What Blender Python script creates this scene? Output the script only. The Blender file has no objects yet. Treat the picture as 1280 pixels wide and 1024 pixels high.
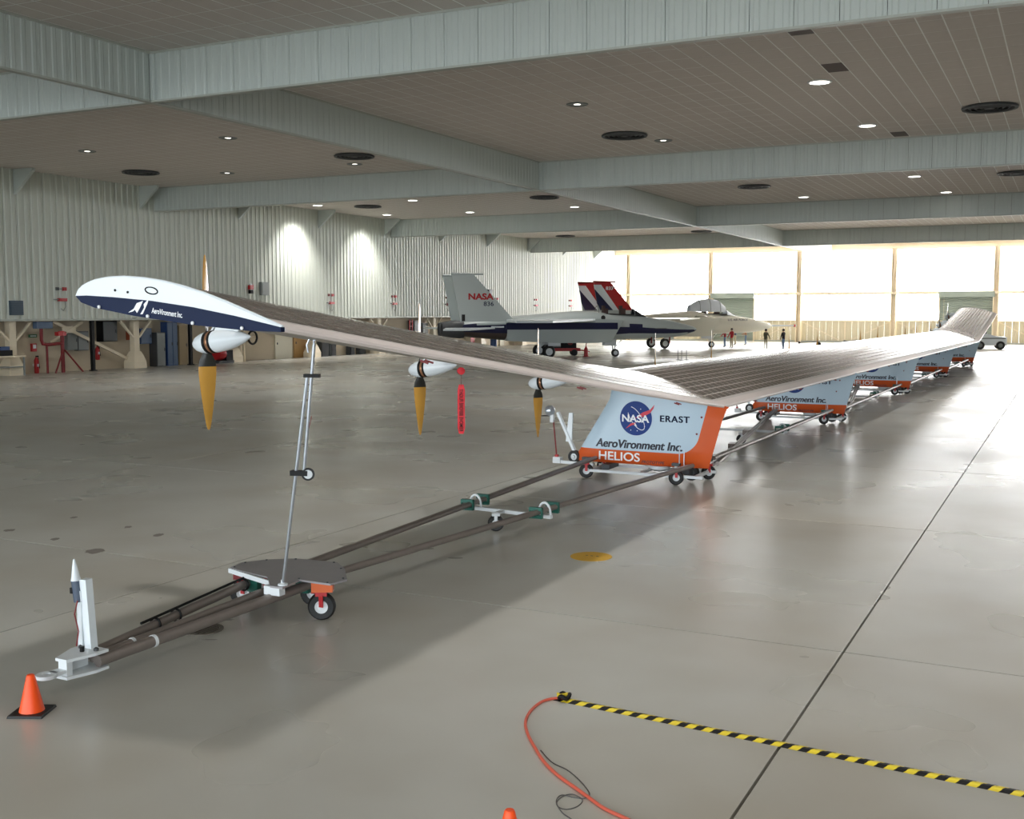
import bpy, math, random
from mathutils import Vector, Matrix
random.seed(4)
S = bpy.context.scene
C = S.collection
PI = math.pi
# ------------------------------------------------------------------ camera, world, light, exposure
FPX, CX, CY, HOR, VPX, CAMH = 1380.0, 640.0, 512.0, 390.0, 1340.0, 3.2
PITCH = math.atan((CY - HOR) / FPX)
YAW = math.atan((VPX - CX) / math.hypot(FPX, CY - HOR))
cd = bpy.data.cameras.new('camera'); cam = bpy.data.objects.new('camera', cd); C.objects.link(cam)
cd.sensor_width = 36; cd.lens = FPX / 1280 * 36; cd.clip_end = 600; cd.clip_start = 0.1
cam.location = (0, 0, CAMH); cam.rotation_euler = (PI / 2 - PITCH, 0, YAW)
S.camera = cam
w = bpy.data.worlds.new('world'); S.world = w; w.use_nodes = True
bg = w.node_tree.nodes['Background']; bg.inputs[0].default_value = (0.86, 0.94, 1.0, 1); bg.inputs[1].default_value = 6.0
PANE_EMIT = 10.0
ld = bpy.data.lights.new('daylight_opening', 'AREA'); ld.shape = 'RECTANGLE'; ld.size = 64; ld.size_y = 9.4
ld.cycles.is_portal = True
lo = bpy.data.objects.new('daylight_opening', ld); C.objects.link(lo)
lo.location = (-8, -16, 4.75); lo.rotation_euler = (PI / 2, 0, 0)   # area lights shine along local -Z: into the hangar (+Y)
S.view_settings.view_transform = 'Standard'; S.view_settings.look = 'None'
S.view_settings.gamma = 1; S.view_settings.use_curve_mapping = False
S.view_settings.exposure = 0.5
S.cycles.use_denoising = True
S.cycles.max_bounces = 8; S.cycles.diffuse_bounces = 5; S.cycles.glossy_bounces = 4
S.cycles.sample_clamp_indirect = 8

# pixel -> place on a known plane (only to read positions off the photograph)
_f = Vector((-math.sin(YAW) * math.cos(PITCH), math.cos(YAW) * math.cos(PITCH), -math.sin(PITCH)))
_r = Vector((math.cos(YAW), math.sin(YAW), 0)); _u = _r.cross(_f)
def ray(x, y): return _f * FPX + _r * (x - CX) - _u * (y - CY)
def onz(x, y, z=0.0):
    d = ray(x, y); return Vector((0, 0, CAMH)) + d * ((z - CAMH) / d.z)
def onx(x, y, X):
    d = ray(x, y); return Vector((0, 0, CAMH)) + d * (X / d.x)
def ony(x, y, Y):
    d = ray(x, y); return Vector((0, 0, CAMH)) + d * (Y / d.y)

# ------------------------------------------------------------------ materials
def lin(c):
    return tuple(((v / 255) / 12.92 if v / 255 <= .04045 else ((v / 255 + .055) / 1.055) ** 2.4) for v in c)
MATS = {}
def mat(name, rgb, rough=.5, metal=0, noise=.0, scale=8, spec=.5, emit=None, trans=0, bump=0, coat=0):
    if name in MATS: return MATS[name]
    m = bpy.data.materials.new(name); m.use_nodes = True; nt = m.node_tree
    b = nt.nodes['Principled BSDF']; c = lin(rgb) + (1,)
    b.inputs['Base Color'].default_value = c; b.inputs['Roughness'].default_value = rough
    b.inputs['Metallic'].default_value = metal; b.inputs['Specular IOR Level'].default_value = spec
    b.inputs['Coat Weight'].default_value = coat
    if noise or bump:
        tc = nt.nodes.new('ShaderNodeTexCoord'); nz = nt.nodes.new('ShaderNodeTexNoise')
        nz.inputs['Scale'].default_value = scale; nz.inputs['Detail'].default_value = 5
        nt.links.new(tc.outputs['Object'], nz.inputs['Vector'])
        if noise:
            mx = nt.nodes.new('ShaderNodeMix'); mx.data_type = 'RGBA'
            mx.inputs[6].default_value = tuple(v * (1 - noise) for v in c[:3]) + (1,)
            mx.inputs[7].default_value = tuple(min(1, v * (1 + noise)) for v in c[:3]) + (1,)
            nt.links.new(nz.outputs[0], mx.inputs[0]); nt.links.new(mx.outputs[2], b.inputs['Base Color'])
        if bump:
            bp = nt.nodes.new('ShaderNodeBump'); bp.inputs['Strength'].default_value = bump; bp.inputs['Distance'].default_value = .02
            nt.links.new(nz.outputs[0], bp.inputs['Height']); nt.links.new(bp.outputs[0], b.inputs['Normal'])
    if emit:
        b.inputs['Emission Color'].default_value = lin(emit[0]) + (1,); b.inputs['Emission Strength'].default_value = emit[1]
    MATS[name] = m; return m

def floor_mat():
    m = bpy.data.materials.new('sealed_concrete'); m.use_nodes = True; nt = m.node_tree; N = nt.nodes; L = nt.links
    b = N['Principled BSDF']
    tc = N.new('ShaderNodeTexCoord'); oi = N.new('ShaderNodeObjectInfo'); geo = N.new('ShaderNodeNewGeometry')
    def noise(scale, det, sx=1, sy=1, off=0):
        mp = N.new('ShaderNodeMapping'); mp.inputs['Scale'].default_value = (sx, sy, 1); mp.inputs['Location'].default_value = (off, off, 0)
        L.new(geo.outputs['Position'], mp.inputs[0]); n = N.new('ShaderNodeTexNoise'); n.inputs['Scale'].default_value = scale; n.inputs['Detail'].default_value = det
        L.new(mp.outputs[0], n.inputs['Vector']); return n.outputs[0]
    def ramp(src, stops):
        r = N.new('ShaderNodeValToRGB'); e = r.color_ramp.elements
        e[0].position, e[0].color = stops[0][0], stops[0][1] + (1,); e[1].position, e[1].color = stops[-1][0], stops[-1][1] + (1,)
        for p_, c_ in stops[1:-1]:
            q = e.new(p_); q.color = c_ + (1,)
        L.new(src, r.inputs[0]); return r.outputs[0]
    base = ramp(noise(.45, 3), [(.3, lin((176, 172, 162))), (.5, lin((186, 184, 176))), (.72, lin((195, 194, 187)))])
    rust = ramp(noise(.23, 3, off=7.3), [(.48, (0, 0, 0)), (.80, (1, 1, 1))])
    mx = N.new('ShaderNodeMix'); mx.data_type = 'RGBA'; mx.blend_type = 'MULTIPLY'
    mx.inputs[7].default_value = (.84, .76, .66, 1); L.new(rust, mx.inputs[0]); L.new(base, mx.inputs[6])
    rv = N.new('ShaderNodeMapRange'); rv.inputs[3].default_value = .95; rv.inputs[4].default_value = 1.04; L.new(oi.outputs['Random'], rv.inputs[0])
    m3 = N.new('ShaderNodeVectorMath'); m3.operation = 'SCALE'; L.new(mx.outputs[2], m3.inputs[0]); L.new(rv.outputs[0], m3.inputs['Scale'])
    L.new(m3.outputs[0], b.inputs['Base Color'])
    rr = N.new('ShaderNodeMapRange'); rr.inputs[1].default_value = .3; rr.inputs[2].default_value = .7; rr.inputs[3].default_value = .25; rr.inputs[4].default_value = .33
    L.new(noise(.35, 3), rr.inputs[0]); L.new(rr.outputs[0], b.inputs['Roughness'])
    return m

def pod_mat(name='pod_paint', sweep=True):
    """white fin paint with an orange sweep along the foot and the trailing edge (own paint, object space)"""
    m = bpy.data.materials.new(name); m.use_nodes = True; nt = m.node_tree; N = nt.nodes; L = nt.links
    b = N['Principled BSDF']; b.inputs['Roughness'].default_value = .28
    tc = N.new('ShaderNodeTexCoord'); sp = N.new('ShaderNodeSeparateXYZ'); L.new(tc.outputs['Object'], sp.inputs[0])
    def M(op, a, b_):
        n = N.new('ShaderNodeMath'); n.operation = op
        for i, v in enumerate((a, b_)):
            if isinstance(v, (int, float)): n.inputs[i].default_value = v
            elif v is not None: L.new(v, n.inputs[i])
        return n.outputs[0]
    r = .30
    d1 = M('SUBTRACT', sp.outputs['Z'], .53)
    te = M('ADD', M('MULTIPLY', M('SUBTRACT', sp.outputs['Z'], .27), .27), -.28 - .33)
    d2 = M('SUBTRACT', te, sp.outputs['X']) if sweep else M('ADD', sp.outputs['Z'], 9.0)
    q1 = M('MAXIMUM', M('SUBTRACT', r, d1), 0.0); q2 = M('MAXIMUM', M('SUBTRACT', r, d2), 0.0)
    ln = M('SQRT', M('ADD', M('MULTIPLY', q1, q1), M('MULTIPLY', q2, q2)), None)
    k = M('GREATER_THAN', ln, r)
    mx = N.new('ShaderNodeMix'); mx.data_type = 'RGBA'; mx.inputs[6].default_value = lin((186, 206, 220)) + (1,); mx.inputs[7].default_value = lin((208, 86, 30)) + (1,)
    L.new(k, mx.inputs[0]); L.new(mx.outputs[2], b.inputs['Base Color']); return m

WALL = mat('ribbed_wall_paint', (196, 200, 190), .45, noise=.04, scale=.6)
CURT = mat('curtain_paint', (196, 204, 200), .45, noise=.03, scale=1)
CURT_TRIM = mat('curtain_trim', (176, 180, 172), .5)
CEIL = mat('ceiling_tile', (208, 200, 193), .85, noise=.05, scale=3)
TBAR = mat('ceiling_grid_bar', (246, 246, 242), .5)
DARK = mat('dark_gap', (38, 36, 34), .8)
JOINT = mat('floor_joint', (62, 56, 50), .9)
CREAM = mat('cream_steel', (226, 212, 186), .5, noise=.03)
SIDE = mat('door_siding', (206, 196, 168), .5, noise=.03)
PANE = mat('daylit_glazing', (235, 240, 240), .4, emit=((250, 252, 255), PANE_EMIT))
ROLL = mat('roller_door_paint', (150, 160, 150), .5)
BACKW = mat('alcove_plaster', (196, 182, 158), .8, noise=.06, scale=.8)
FLOORM = floor_mat()
WHITE = mat('white_paint', (226, 232, 236), .3)
WHITEM = mat('white_metal', (222, 226, 228), .4)
CREAMW = mat('airframe_cream', (226, 222, 206), .35)
GREYAIR = mat('airframe_grey', (186, 194, 192), .4)
NAVY = mat('navy_paint', (3, 24, 60), .5, spec=.2)
NAVYD = mat('airframe_navy', (26, 28, 66), .3)
BLACK = mat('black_rubber', (22, 22, 22), .6)
BLACKP = mat('black_paint', (14, 14, 15), .55, spec=.25)
RED = mat('red_paint', (176, 30, 34), .4)
DRED = mat('dark_red_paint', (120, 22, 26), .5)
ORANGE = mat('orange_paint', (206, 92, 34), .45)
CONE = mat('cone_orange', (255, 84, 20), .45)
AMBER = mat('amber_blade', (208, 154, 66), .25, noise=.08, scale=3)
CARBON = mat('carbon_root', (44, 44, 40), .35)
BRONZE = mat('bronze_ring', (176, 128, 96), .3, metal=.6)
ALU = mat('brushed_aluminium', (190, 196, 204), .3, metal=.85)
STEEL = mat('worn_steel_tube', (140, 130, 124), .40, metal=.5, noise=.15, scale=6)
PLATE = mat('deck_plate', (158, 154, 156), .45, metal=.3, noise=.08)
GREEN = mat('green_clamp', (26, 92, 78), .5)
CELL = mat('solar_cell', (118, 104, 96), .16, noise=.06, scale=1.3, spec=.7)
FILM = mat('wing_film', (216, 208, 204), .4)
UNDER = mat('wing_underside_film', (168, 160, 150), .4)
POD = pod_mat(); POD2 = pod_mat('pod_paint_plain', False)
BLUEL = mat('emblem_blue', (8, 52, 126), .45, spec=.3)
REDL = mat('emblem_red', (206, 36, 60), .4)
WHITEL = mat('lettering_white', (238, 240, 242), .4)
NAVYL = mat('lettering_navy', (14, 20, 44), .4)
GREYL = mat('lettering_grey', (92, 92, 98), .5)
TAGR = mat('streamer_red', (232, 52, 62), .6)
YEL = mat('hazard_yellow', (232, 206, 40), .5)
YELF = mat('floor_yellow', (206, 160, 44), .55, noise=.1, scale=9)
CORD = mat('cord_orange', (206, 92, 70), .5)
WIRE = mat('thin_grey_wire', (96, 94, 92), .5)
GREYM = mat('grey_metal', (128, 132, 130), .5)
DGREY = mat('dark_grey_metal', (66, 68, 70), .5)
BLUEM = mat('blue_enamel', (44, 74, 124), .45)
WOOD = mat('tan_wood', (188, 148, 92), .6, noise=.1)
PALEDOOR = mat('pale_door', (206, 200, 178), .5)
SKIN = mat('skin', (196, 148, 120), .6)
HAIR = mat('dark_hair', (44, 34, 28), .7)
DENIM = mat('denim', (104, 128, 160), .8)
KHAKI = mat('khaki', (176, 166, 138), .8)
LAMP = mat('lit_lamp_lens', (255, 252, 244), .4, emit=((255, 250, 238), 7.0))
LAMPD = mat('dim_lamp_lens', (240, 238, 232), .4, emit=((255, 250, 238), 2.2))
LAMP.cycles.emission_sampling = 'NONE'; LAMPD.cycles.emission_sampling = 'NONE'
GLASSD = mat('dark_window', (30, 34, 38), .15)
CANVAS = mat('canopy_sheet', (226, 232, 238), .5)
STAIN = mat('oil_stain', (128, 121, 114), .5, noise=.15)
IRON = mat('cast_iron', (92, 84, 74), .6, noise=.1)

# ------------------------------------------------------------------ mesh helpers
class MB:
    def __init__(s): s.v = []; s.f = []; s.m = []
    def add(s, v, f, m=0):
        o = len(s.v); s.v += [tuple(p) for p in v]; s.f += [tuple(i + o for i in q) for q in f]; s.m += [m] * len(f); return s
    def box(s, c, d, m=0, rz=0, M=None):
        x, y, z = d[0] / 2, d[1] / 2, d[2] / 2; c = Vector(c)
        P = [Vector(p) for p in ((-x, -y, -z), (x, -y, -z), (x, y, -z), (-x, y, -z), (-x, -y, z), (x, -y, z), (x, y, z), (-x, y, z))]
        R = M if M is not None else Matrix.Rotation(rz, 3, 'Z')
        return s.add([R @ p + c for p in P], [(3, 2, 1, 0), (4, 5, 6, 7), (0, 1, 5, 4), (1, 2, 6, 5), (2, 3, 7, 6), (3, 0, 4, 7)], m)
    def bar(s, a, b, wd, h, m=0):
        a, b = Vector(a), Vector(b); d = (b - a); L = d.length; d.normalize()
        up = Vector((0, 0, 1)) if abs(d.z) < .95 else Vector((0, 1, 0))
        sx = d.cross(up).normalized(); sz = sx.cross(d)
        return s.box((a + b) / 2, (wd, L, h), m, M=Matrix((sx, d, sz)).transposed())
    def loft(s, rings, m=0, closed=True, cap=True, mf=None):
        n = len(rings[0]); o = len(s.v)
        for r in rings: s.v += [tuple(p) for p in r]
        for i in range(len(rings) - 1):
            for j in range(n if closed else n - 1):
                k = (j + 1) % n
                s.f.append((o + i * n + j, o + i * n + k, o + (i + 1) * n + k, o + (i + 1) * n + j)); s.m.append(mf(i, j) if mf else m)
        if cap and closed:
            s.f.append(tuple(o + j for j in reversed(range(n)))); s.m.append(mf(0, 0) if mf else m)
            s.f.append(tuple(o + (len(rings) - 1) * n + j for j in range(n))); s.m.append(mf(len(rings) - 2, 0) if mf else m)
        return s
    def tube(s, a, b, r, r2=None, n=12, m=0):
        a, b = Vector(a), Vector(b); d = (b - a).normalized()
        e = d.orthogonal().normalized(); g = d.cross(e); r2 = r if r2 is None else r2
        ring = lambda c, q: [c + (e * math.cos(t) + g * math.sin(t)) * q for t in [2 * PI * i / n for i in range(n)]]
        return s.loft([ring(a, r), ring(b, r2)], m)
    def path(s, pts, r, n=8, m=0):
        pts = [Vector(p) for p in pts]; rings = []
        g = None
        for i, p in enumerate(pts):
            d = (pts[min(i + 1, len(pts) - 1)] - pts[max(i - 1, 0)]).normalized()
            e = (Vector((0, 0, 1)).cross(d)) if g is None else (g - d * g.dot(d))
            if e.length < 1e-4: e = d.orthogonal()
            e.normalize(); g = e; h = d.cross(e)
            rings.append([p + (e * math.cos(t) + h * math.sin(t)) * r for t in [2 * PI * k / n for k in range(n)]])
        return s.loft(rings, m)
    def lathe(s, c, axis, prof, n=20, m=0, mf=None, cap=True):
        c, d = Vector(c), Vector(axis).normalized(); e = d.orthogonal().normalized(); g = d.cross(e)
        rings = [[c + d * h + (e * math.cos(t) + g * math.sin(t)) * max(r, 1e-4) for t in [2 * PI * i / n for i in range(n)]] for r, h in prof]
        return s.loft(rings, m, mf=mf, cap=cap)
    def prism(s, poly, vec, m=0):
        a = [Vector(p) for p in poly]; b = [p + Vector(vec) for p in a]; return s.loft([a, b], m)
    def build(s, name, mats, parent=None, smooth=None, loc=None):
        me = bpy.data.meshes.new(name); me.from_pydata(s.v, [], s.f)
        mats = mats if isinstance(mats, (list, tuple)) else [mats]
        for q in mats: me.materials.append(q)
        me.polygons.foreach_set('material_index', s.m)
        import bmesh
        bm = bmesh.new(); bm.from_mesh(me); bmesh.ops.recalc_face_normals(bm, faces=bm.faces); bm.to_mesh(me); bm.free()
        if smooth is not None:
            me.shade_smooth() if hasattr(me, 'shade_smooth') else None
            me.set_sharp_from_angle(angle=math.radians(smooth))
        me.update()
        return link(name, me, parent, loc)
def link(name, me, parent=None, loc=None, rz=0):
    o = bpy.data.objects.new(name, me); C.objects.link(o); o.parent = parent
    if loc is not None: o.location = loc
    if rz: o.rotation_euler = (0, 0, rz)
    return o
def tag(o, label, cat, group=None):
    o['label'] = label; o['category'] = cat
    if group: o['group'] = group
    return o
def thing(name, label, cat, loc=(0, 0, 0), rz=0, group=None):
    return tag(link(name, None, None, loc, rz), label, cat, group)
def struct(o): o['kind'] = 'structure'; return o
def copy_tree(o, parent=None):
    c = o.copy(); C.objects.link(c); c.parent = parent
    for ch in list(o.children): copy_tree(ch, c)
    return c
def text_mesh(body, width=None, height=None, shear=0, bold=0.0, spacing=1.0):
    cu = bpy.data.curves.new('t', 'FONT'); cu.body = body; cu.size = 1; cu.offset = bold; cu.space_character = spacing
    o = bpy.data.objects.new('t', cu); C.objects.link(o)
    dg = bpy.context.evaluated_depsgraph_get(); me = bpy.data.meshes.new_from_object(o.evaluated_get(dg))
    bpy.data.objects.remove(o); bpy.data.curves.remove(cu)
    v = [(p.co.x + p.co.y * shear, p.co.y) for p in me.vertices]; f = [tuple(p.vertices) for p in me.polygons]; bpy.data.meshes.remove(me)
    x0 = min(p[0] for p in v); x1 = max(p[0] for p in v); y0 = min(p[1] for p in v); y1 = max(p[1] for p in v)
    sx = width / (x1 - x0) if width else height / (y1 - y0); sy = height / (y1 - y0) if height else sx
    return [((p[0] - x0) * sx, (p[1] - y0) * sy) for p in v], f
def lettering(name, body, m, parent, fn, fat=0.0, **kw):
    v, f = text_mesh(body, **kw); b = MB(); b.add([fn(*p) for p in v], f)
    if fat: b.add([fn(x + fat, z) for x, z in v], f)
    return b.build(name, m, parent)

# ------------------------------------------------------------------ setting: floor
ZC, ZB = 10.25, 8.9                      # ceiling, foot of the draught curtains
XL, XBACK, XR, YB, YD = -47.0, -48.4, 28.0, -16.0, 119.5
CURTY = [-1.5, 23.1, 47.8, 72.4, 97.1]; CURTX = -22.75
flo = MB().box((-10, 45, -.19), (80, 154, .10)).build('floor', JOINT); struct(flo)
JX, JY, SX, SY = -1.8, 10.5, 7.66, 6.53
slab = None
for i in range(-7, 4):
    for j in range(-5, 17):
        cx, cy = JX + SX * (i + .5), JY + SY * (j + .5)
        if slab is None:
            g = .011
            b = MB(); hx, hy, ch = SX / 2 - g, SY / 2 - g, .002
            top = [(-hx + ch, -hy + ch, 0), (hx - ch, -hy + ch, 0), (hx - ch, hy - ch, 0), (-hx + ch, hy - ch, 0)]
            mid = [(-hx, -hy, -.002), (hx, -hy, -.002), (hx, hy, -.002), (-hx, hy, -.002)]
            low = [(p[0], p[1], -.15) for p in mid]
            b.loft([low, mid, top])
            so = b.build('floor_slab', FLOORM, flo, loc=(cx, cy, 0)); slab = so.data
        else: link('floor_slab', slab, flo, (cx, cy, 0))

# ------------------------------------------------------------------ ceiling with lay-in tiles
ce = MB().box((-10, 45, ZC + .079), (80, 152, .16)).build('ceiling', TBAR); struct(ce)
TX, TY = .61, 1.22
tm = None; rest = MB(); GP = .036
tile_me = MB().box((0, 0, 0), (TX - GP, TY - GP, .03)).build('ceiling_tile', CEIL, ce, loc=(0, 0, ZC + 3))
td = tile_me.data; bpy.data.objects.remove(tile_me)
VENTSQ = [onz(991, 41, ZC), onz(1036, 84, ZC), onz(1125, 167, ZC)]
nx0 = -48.19
for i in range(int((XR - nx0) / TX)):
    for j in range(int((YD - YB) / TY)):
        x = nx0 + TX * (i + .5); y = YB + TY * (j + .5)
        if any(abs(x - q.x) < TX / 2 and abs(y - q.y) < TY / 2 for q in VENTSQ):
            MB().box((0, 0, 0), (TX - .03, TY - .03, .03)).build('air_grille', mat('grille_brown', (96, 84, 80), .7), ce, loc=(x, y, ZC + .008)); continue
        if -9.9 < x < 1.3 and 23.8 < y < 43.2:
            link('ceiling_tile', td, ce, (x, y, ZC + .01))
        else:
            hx, hy = (TX - GP) / 2, (TY - GP) / 2
            rest.add([(x - hx, y - hy, ZC - .005), (x + hx, y - hy, ZC - .005), (x + hx, y + hy, ZC - .005), (x - hx, y + hy, ZC - .005)], [(3, 2, 1, 0)])
ro = rest.build('tile_field', CEIL, ce); ro['kind'] = 'stuff'

# ------------------------------------------------------------------ draught curtains (ribbed sheet panels hung from the ceiling)
PW = .914
def rib_profile(wd, n, dep, gap):
    """front outline of one ribbed sheet, local x along its width, y = depth towards the viewer (-y)"""
    pts = [(-wd / 2 + gap, 0)]
    for k in range(n):
        a = -wd / 2 + wd * (k + .5) / n; h = wd / n * .16
        pts += [(a - h * 1.6, 0), (a - h, -dep), (a + h, -dep), (a + h * 1.6, 0)]
    return pts + [(wd / 2 - gap, 0)]
def ribbed_panel(wd, hgt, n, dep, gap, thick=.04):
    p = rib_profile(wd, n, dep, gap); outl = [(x, y, 0) for x, y in p] + [(wd / 2 - gap, thick, 0), (-wd / 2 + gap, thick, 0)]
    return MB().prism(outl, (0, 0, hgt))
HB = ZC - ZB
tmp = ribbed_panel(PW, HB - .10, 3, .018, .010).build('curtain_panel', CURT); cpd = tmp.data; bpy.data.objects.remove(tmp)
def curtain(name, p0, p1, both=True):
    p0, p1 = Vector(p0), Vector(p1); d = p1 - p0; L = d.length; a = math.atan2(d.y, d.x)
    core = MB().box((L / 2, 0, ZB + HB / 2), (L, .06, HB - .02)); core.box((L / 2, 0, ZB + .025), (L, .20, .05), 1); core.box((L / 2, 0, ZC - .03), (L, .22, .06), 1)
    o = core.build(name, [DARK, CURT_TRIM]); o.location = (p0.x, p0.y, 0); o.rotation_euler = (0, 0, a); struct(o)
    n = int(round(L / PW))
    for k in range(n):
        x = (k + .5) * L / n
        link('curtain_panel', cpd, o, (x, -.07, ZB + .05)); 
        if both: link('curtain_panel', cpd, o, (x, .07, ZB + .05), PI)
for k, y in enumerate(CURTY):
    curtain('trim_%d' % (k + 1), (XL, y, 0), (2.0 if k else XR, y, 0), both=False)
    if k: curtain('trim_%d' % (k + 21), (2.0, y, 0), (XR, y, 0), both=False)
ys = [YB + .2] + CURTY + [YD - .3]
for k in range(len(ys) - 1):   # cross curtains run between the long ones; their ribs face the middle of the hall
    curtain('trim_%d' % (k + 11), (CURTX, ys[k] + .12, 0), (CURTX, ys[k + 1] - .12, 0), both=False)

# ------------------------------------------------------------------ left wall
ZW = 2.75
wl = MB().box((XL - .12, (YB + YD) / 2, (ZW + ZC) / 2), (.12, YD - YB, ZC - ZW)).box((XL - .75, (YB + YD) / 2, ZW + .05), (1.3, YD - YB, .1))
wl.box((XL + .01, (YB + YD) / 2, ZW + .04), (.12, YD - YB, .10), 1)
wlo = struct(wl.build('wall_left', [DARK, CURT_TRIM]))
RW = .80
tmp = ribbed_panel(RW, ZC - ZW - .08, 2, .05, .012).build('wall_panel', WALL); wpd = tmp.data; bpy.data.objects.remove(tmp)
n = int((YD - YB) / RW)
for k in range(n):
    link('wall_panel', wpd, wlo, (XL - .02, YB + (k + .5) * RW, ZW + .08), PI / 2)
bk = struct(MB().box((XBACK - .1, (YB + YD) / 2, ZW / 2 + .1), (.2, YD - YB, ZW + .2)).build('wall_alcove', BACKW))
brd = None
for k in range(-3, 10):
    y = 38.4 + 8.28 * k
    if brd is None:
        b = MB().prism([(0, -.09, ZC - .02), (1.35, -.09, ZC - .02), (1.35, -.09, ZC - .16), (0, -.09, ZC - 1.25)], (0, .18, 0))
        o = b.build('wall_bracket', CURT, wlo, loc=(XL, y, 0)); brd = o.data
    else: link('wall_bracket', brd, wlo, (XL, y, 0))
# right wall and rear wall with its open hangar doorway (outside the frame)
struct(MB().box((XR + .1, (YB + YD) / 2, ZC / 2), (.2, YD - YB, ZC)).build('wall_right', WALL))
rw = MB().box((-44.2, YB - .1, ZC / 2), (8.4, .2, ZC)).box((26, YB - .1, ZC / 2), (4.2, .2, ZC)).box((-8, YB - .1, 9.9), (64, .2, .8))
struct(rw.build('wall_rear', WALL))
struct(MB().box((-10, YB - 40, -.12), (160, 80, .2)).build('floor_apron', mat('apron_concrete', (168, 166, 160), .8)))

# ------------------------------------------------------------------ hangar-door wall with daylit glazing
wd_ = MB().box((-10, YD + .3, 9.95), (78, .3, .6)).box((-10, YD + .1, .08), (78, .3, .16), 1)
wdo = struct(wd_.build('wall_door', [CREAM, CURT_TRIM]))
posts = [ony(p, 350, YD).x for p in (787, 888, 1000, 1118, 1246)]
sp = (posts[-1] - posts[0]) / 4
px_ = [posts[0] - sp * .78] + [posts[0] + sp * k for k in range(8)]
Z1, Z2, Z3 = 2.28, 5.14, 9.66
post_d = None
rolls = [(posts[0] + sp + .12, posts[0] + sp * 1.5 - .08), (posts[0] + sp * 3.46, posts[0] + sp * 4 - .2)]
sid = None
for k in range(len(px_) - 1):
    a, b_ = px_[k], min(px_[k + 1], XR)
    if b_ - a < .5: continue
    p = MB().box((0, 0, 4.85), (.55, .12, 9.7)).box((-.22, -.2, 4.85), (.10, .42, 9.7)).box((.22, -.2, 4.85), (.10, .42, 9.7))
    p.bar((-.10, -.3, 6.2), (.14, -.3, 9.6), .1, .1); p.box((0, -.32, 5.14), (.62, .16, .26))
    link('door_post', None, None) if False else p.build('door_post', CREAM, wdo, loc=(b_, YD - .02, 0))
    mids = [a, (a + b_) / 2, b_]
    for h in (0, 1):
        x0, x1 = mids[h] + .24, mids[h + 1] - .24
        if h == 0: x1 = mids[1] - .03
        else: x0 = mids[1] + .03
        roll = [r for r in rolls if r[0] < (x0 + x1) / 2 < r[1] + .5 and abs((r[0] + r[1]) / 2 - (x0 + x1) / 2) < 1.5]
        MB().box(((x0 + x1) / 2, YD + .12, (Z2 + .1 + Z3) / 2), (x1 - x0, .03, Z3 - Z2 - .1)).build('window_pane', PANE, wdo)
        if roll:
            r = roll[0]; rx, rwid = (r[0] + r[1]) / 2, r[1] - r[0]
            n = 26; hh = 4.75 / n
            rd = struct(MB().box((rx, YD + .1, 2.4), (rwid, .06, 4.8)).build('door_%d' % (1 + rolls.index(r)), ROLL))
            MB().box((rx, YD - .2, 4.95), (rwid + .2, .5, .55)).build('roller_box', ROLL, rd)
            sl = None
            for q in range(n):
                zz = .1 + hh * (q + .5)
                if sl is None:
                    o = MB().loft([[(-rwid / 2, 0, -hh / 2 + .01), (-rwid / 2, -.05, -.02), (-rwid / 2, -.05, .02), (-rwid / 2, 0, hh / 2 - .01)], [(rwid / 2, 0, -hh / 2 + .01), (rwid / 2, -.05, -.02), (rwid / 2, -.05, .02), (rwid / 2, 0, hh / 2 - .01)]]).build('slat', ROLL, rd, loc=(rx, YD + .06, zz)); sl = o.data
                else: link('slat', sl, rd, (rx, YD + .06, zz))
            for sgn in (-1, 1): MB().box((rx + sgn * (rwid / 2 + .05), YD - .02, 2.4), (.12, .2, 4.8)).build('door_rail', CREAM, rd)
            continue
        MB().box(((x0 + x1) / 2, YD + .12, (Z1 + Z2 - .1) / 2 + .04), (x1 - x0, .03, Z2 - Z1 - .16)).build('window_pane', PANE, wdo)
        n = max(1, int((x1 - x0) / .6)); ww = (x1 - x0) / n
        sd = ribbed_panel(ww, Z1 - .18, 2, .03, .006).build('siding_sheet', SIDE, wdo, loc=(x0 + ww / 2, YD + .1, .14)).data
        for q in range(1, n): link('siding_sheet', sd, wdo, (x0 + ww * (q + .5), YD + .1, .14))
        MB().box(((x0 + x1) / 2, YD + .05, Z1), (x1 - x0, .14, .12)).build('sill', CREAM, wdo)
        MB().bar((x0 + (.3 if h else (x1 - x0) * .35), YD - .02, .2), (x1 - (.3 if not h else (x1 - x0) * .35), YD - .02, Z1 - .08) if h == 0 else (x1 - .3, YD - .02, .2), .06, .06) if False else None
        if h == 0: MB().bar((x0 + .1, YD - .06, Z1 - .1), (x1 - .5, YD - .06, .2), .07, .07).build('brace', CREAM, wdo)
        else: MB().bar((x0 + .5, YD - .06, .2), (x1 - .1, YD - .06, Z1 - .1), .07, .07).build('brace', CREAM, wdo)
    MB().box(((a + b_) / 2, YD + .04, Z2), (b_ - a, .16, .30)).build('transom', CREAM, wdo)
    MB().box((mids[1], YD + .1, (Z1 + Z3) / 2), (.08, .12, Z3 - Z1)).build('mullion', CREAM, wdo)
    MB().box(((a + b_) / 2, YD + .0, Z3), (b_ - a, .2, .16)).build('head_rail', CREAM, wdo)
    MB().box((mids[1], YD + .02, Z1 / 2), (.12, .14, Z1)).build('mullion', CREAM, wdo)
MB().box((px_[0] - .3, YD + .05, 4.85), (.9, .3, 9.7)).build('door_post', CREAM, wdo)
struct(MB().box(((XL + px_[0]) / 2 - .3, YD + .3, ZC / 2), (px_[0] - XL + 1.2, .2, ZC)).build('wall_corner', WALL))

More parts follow.
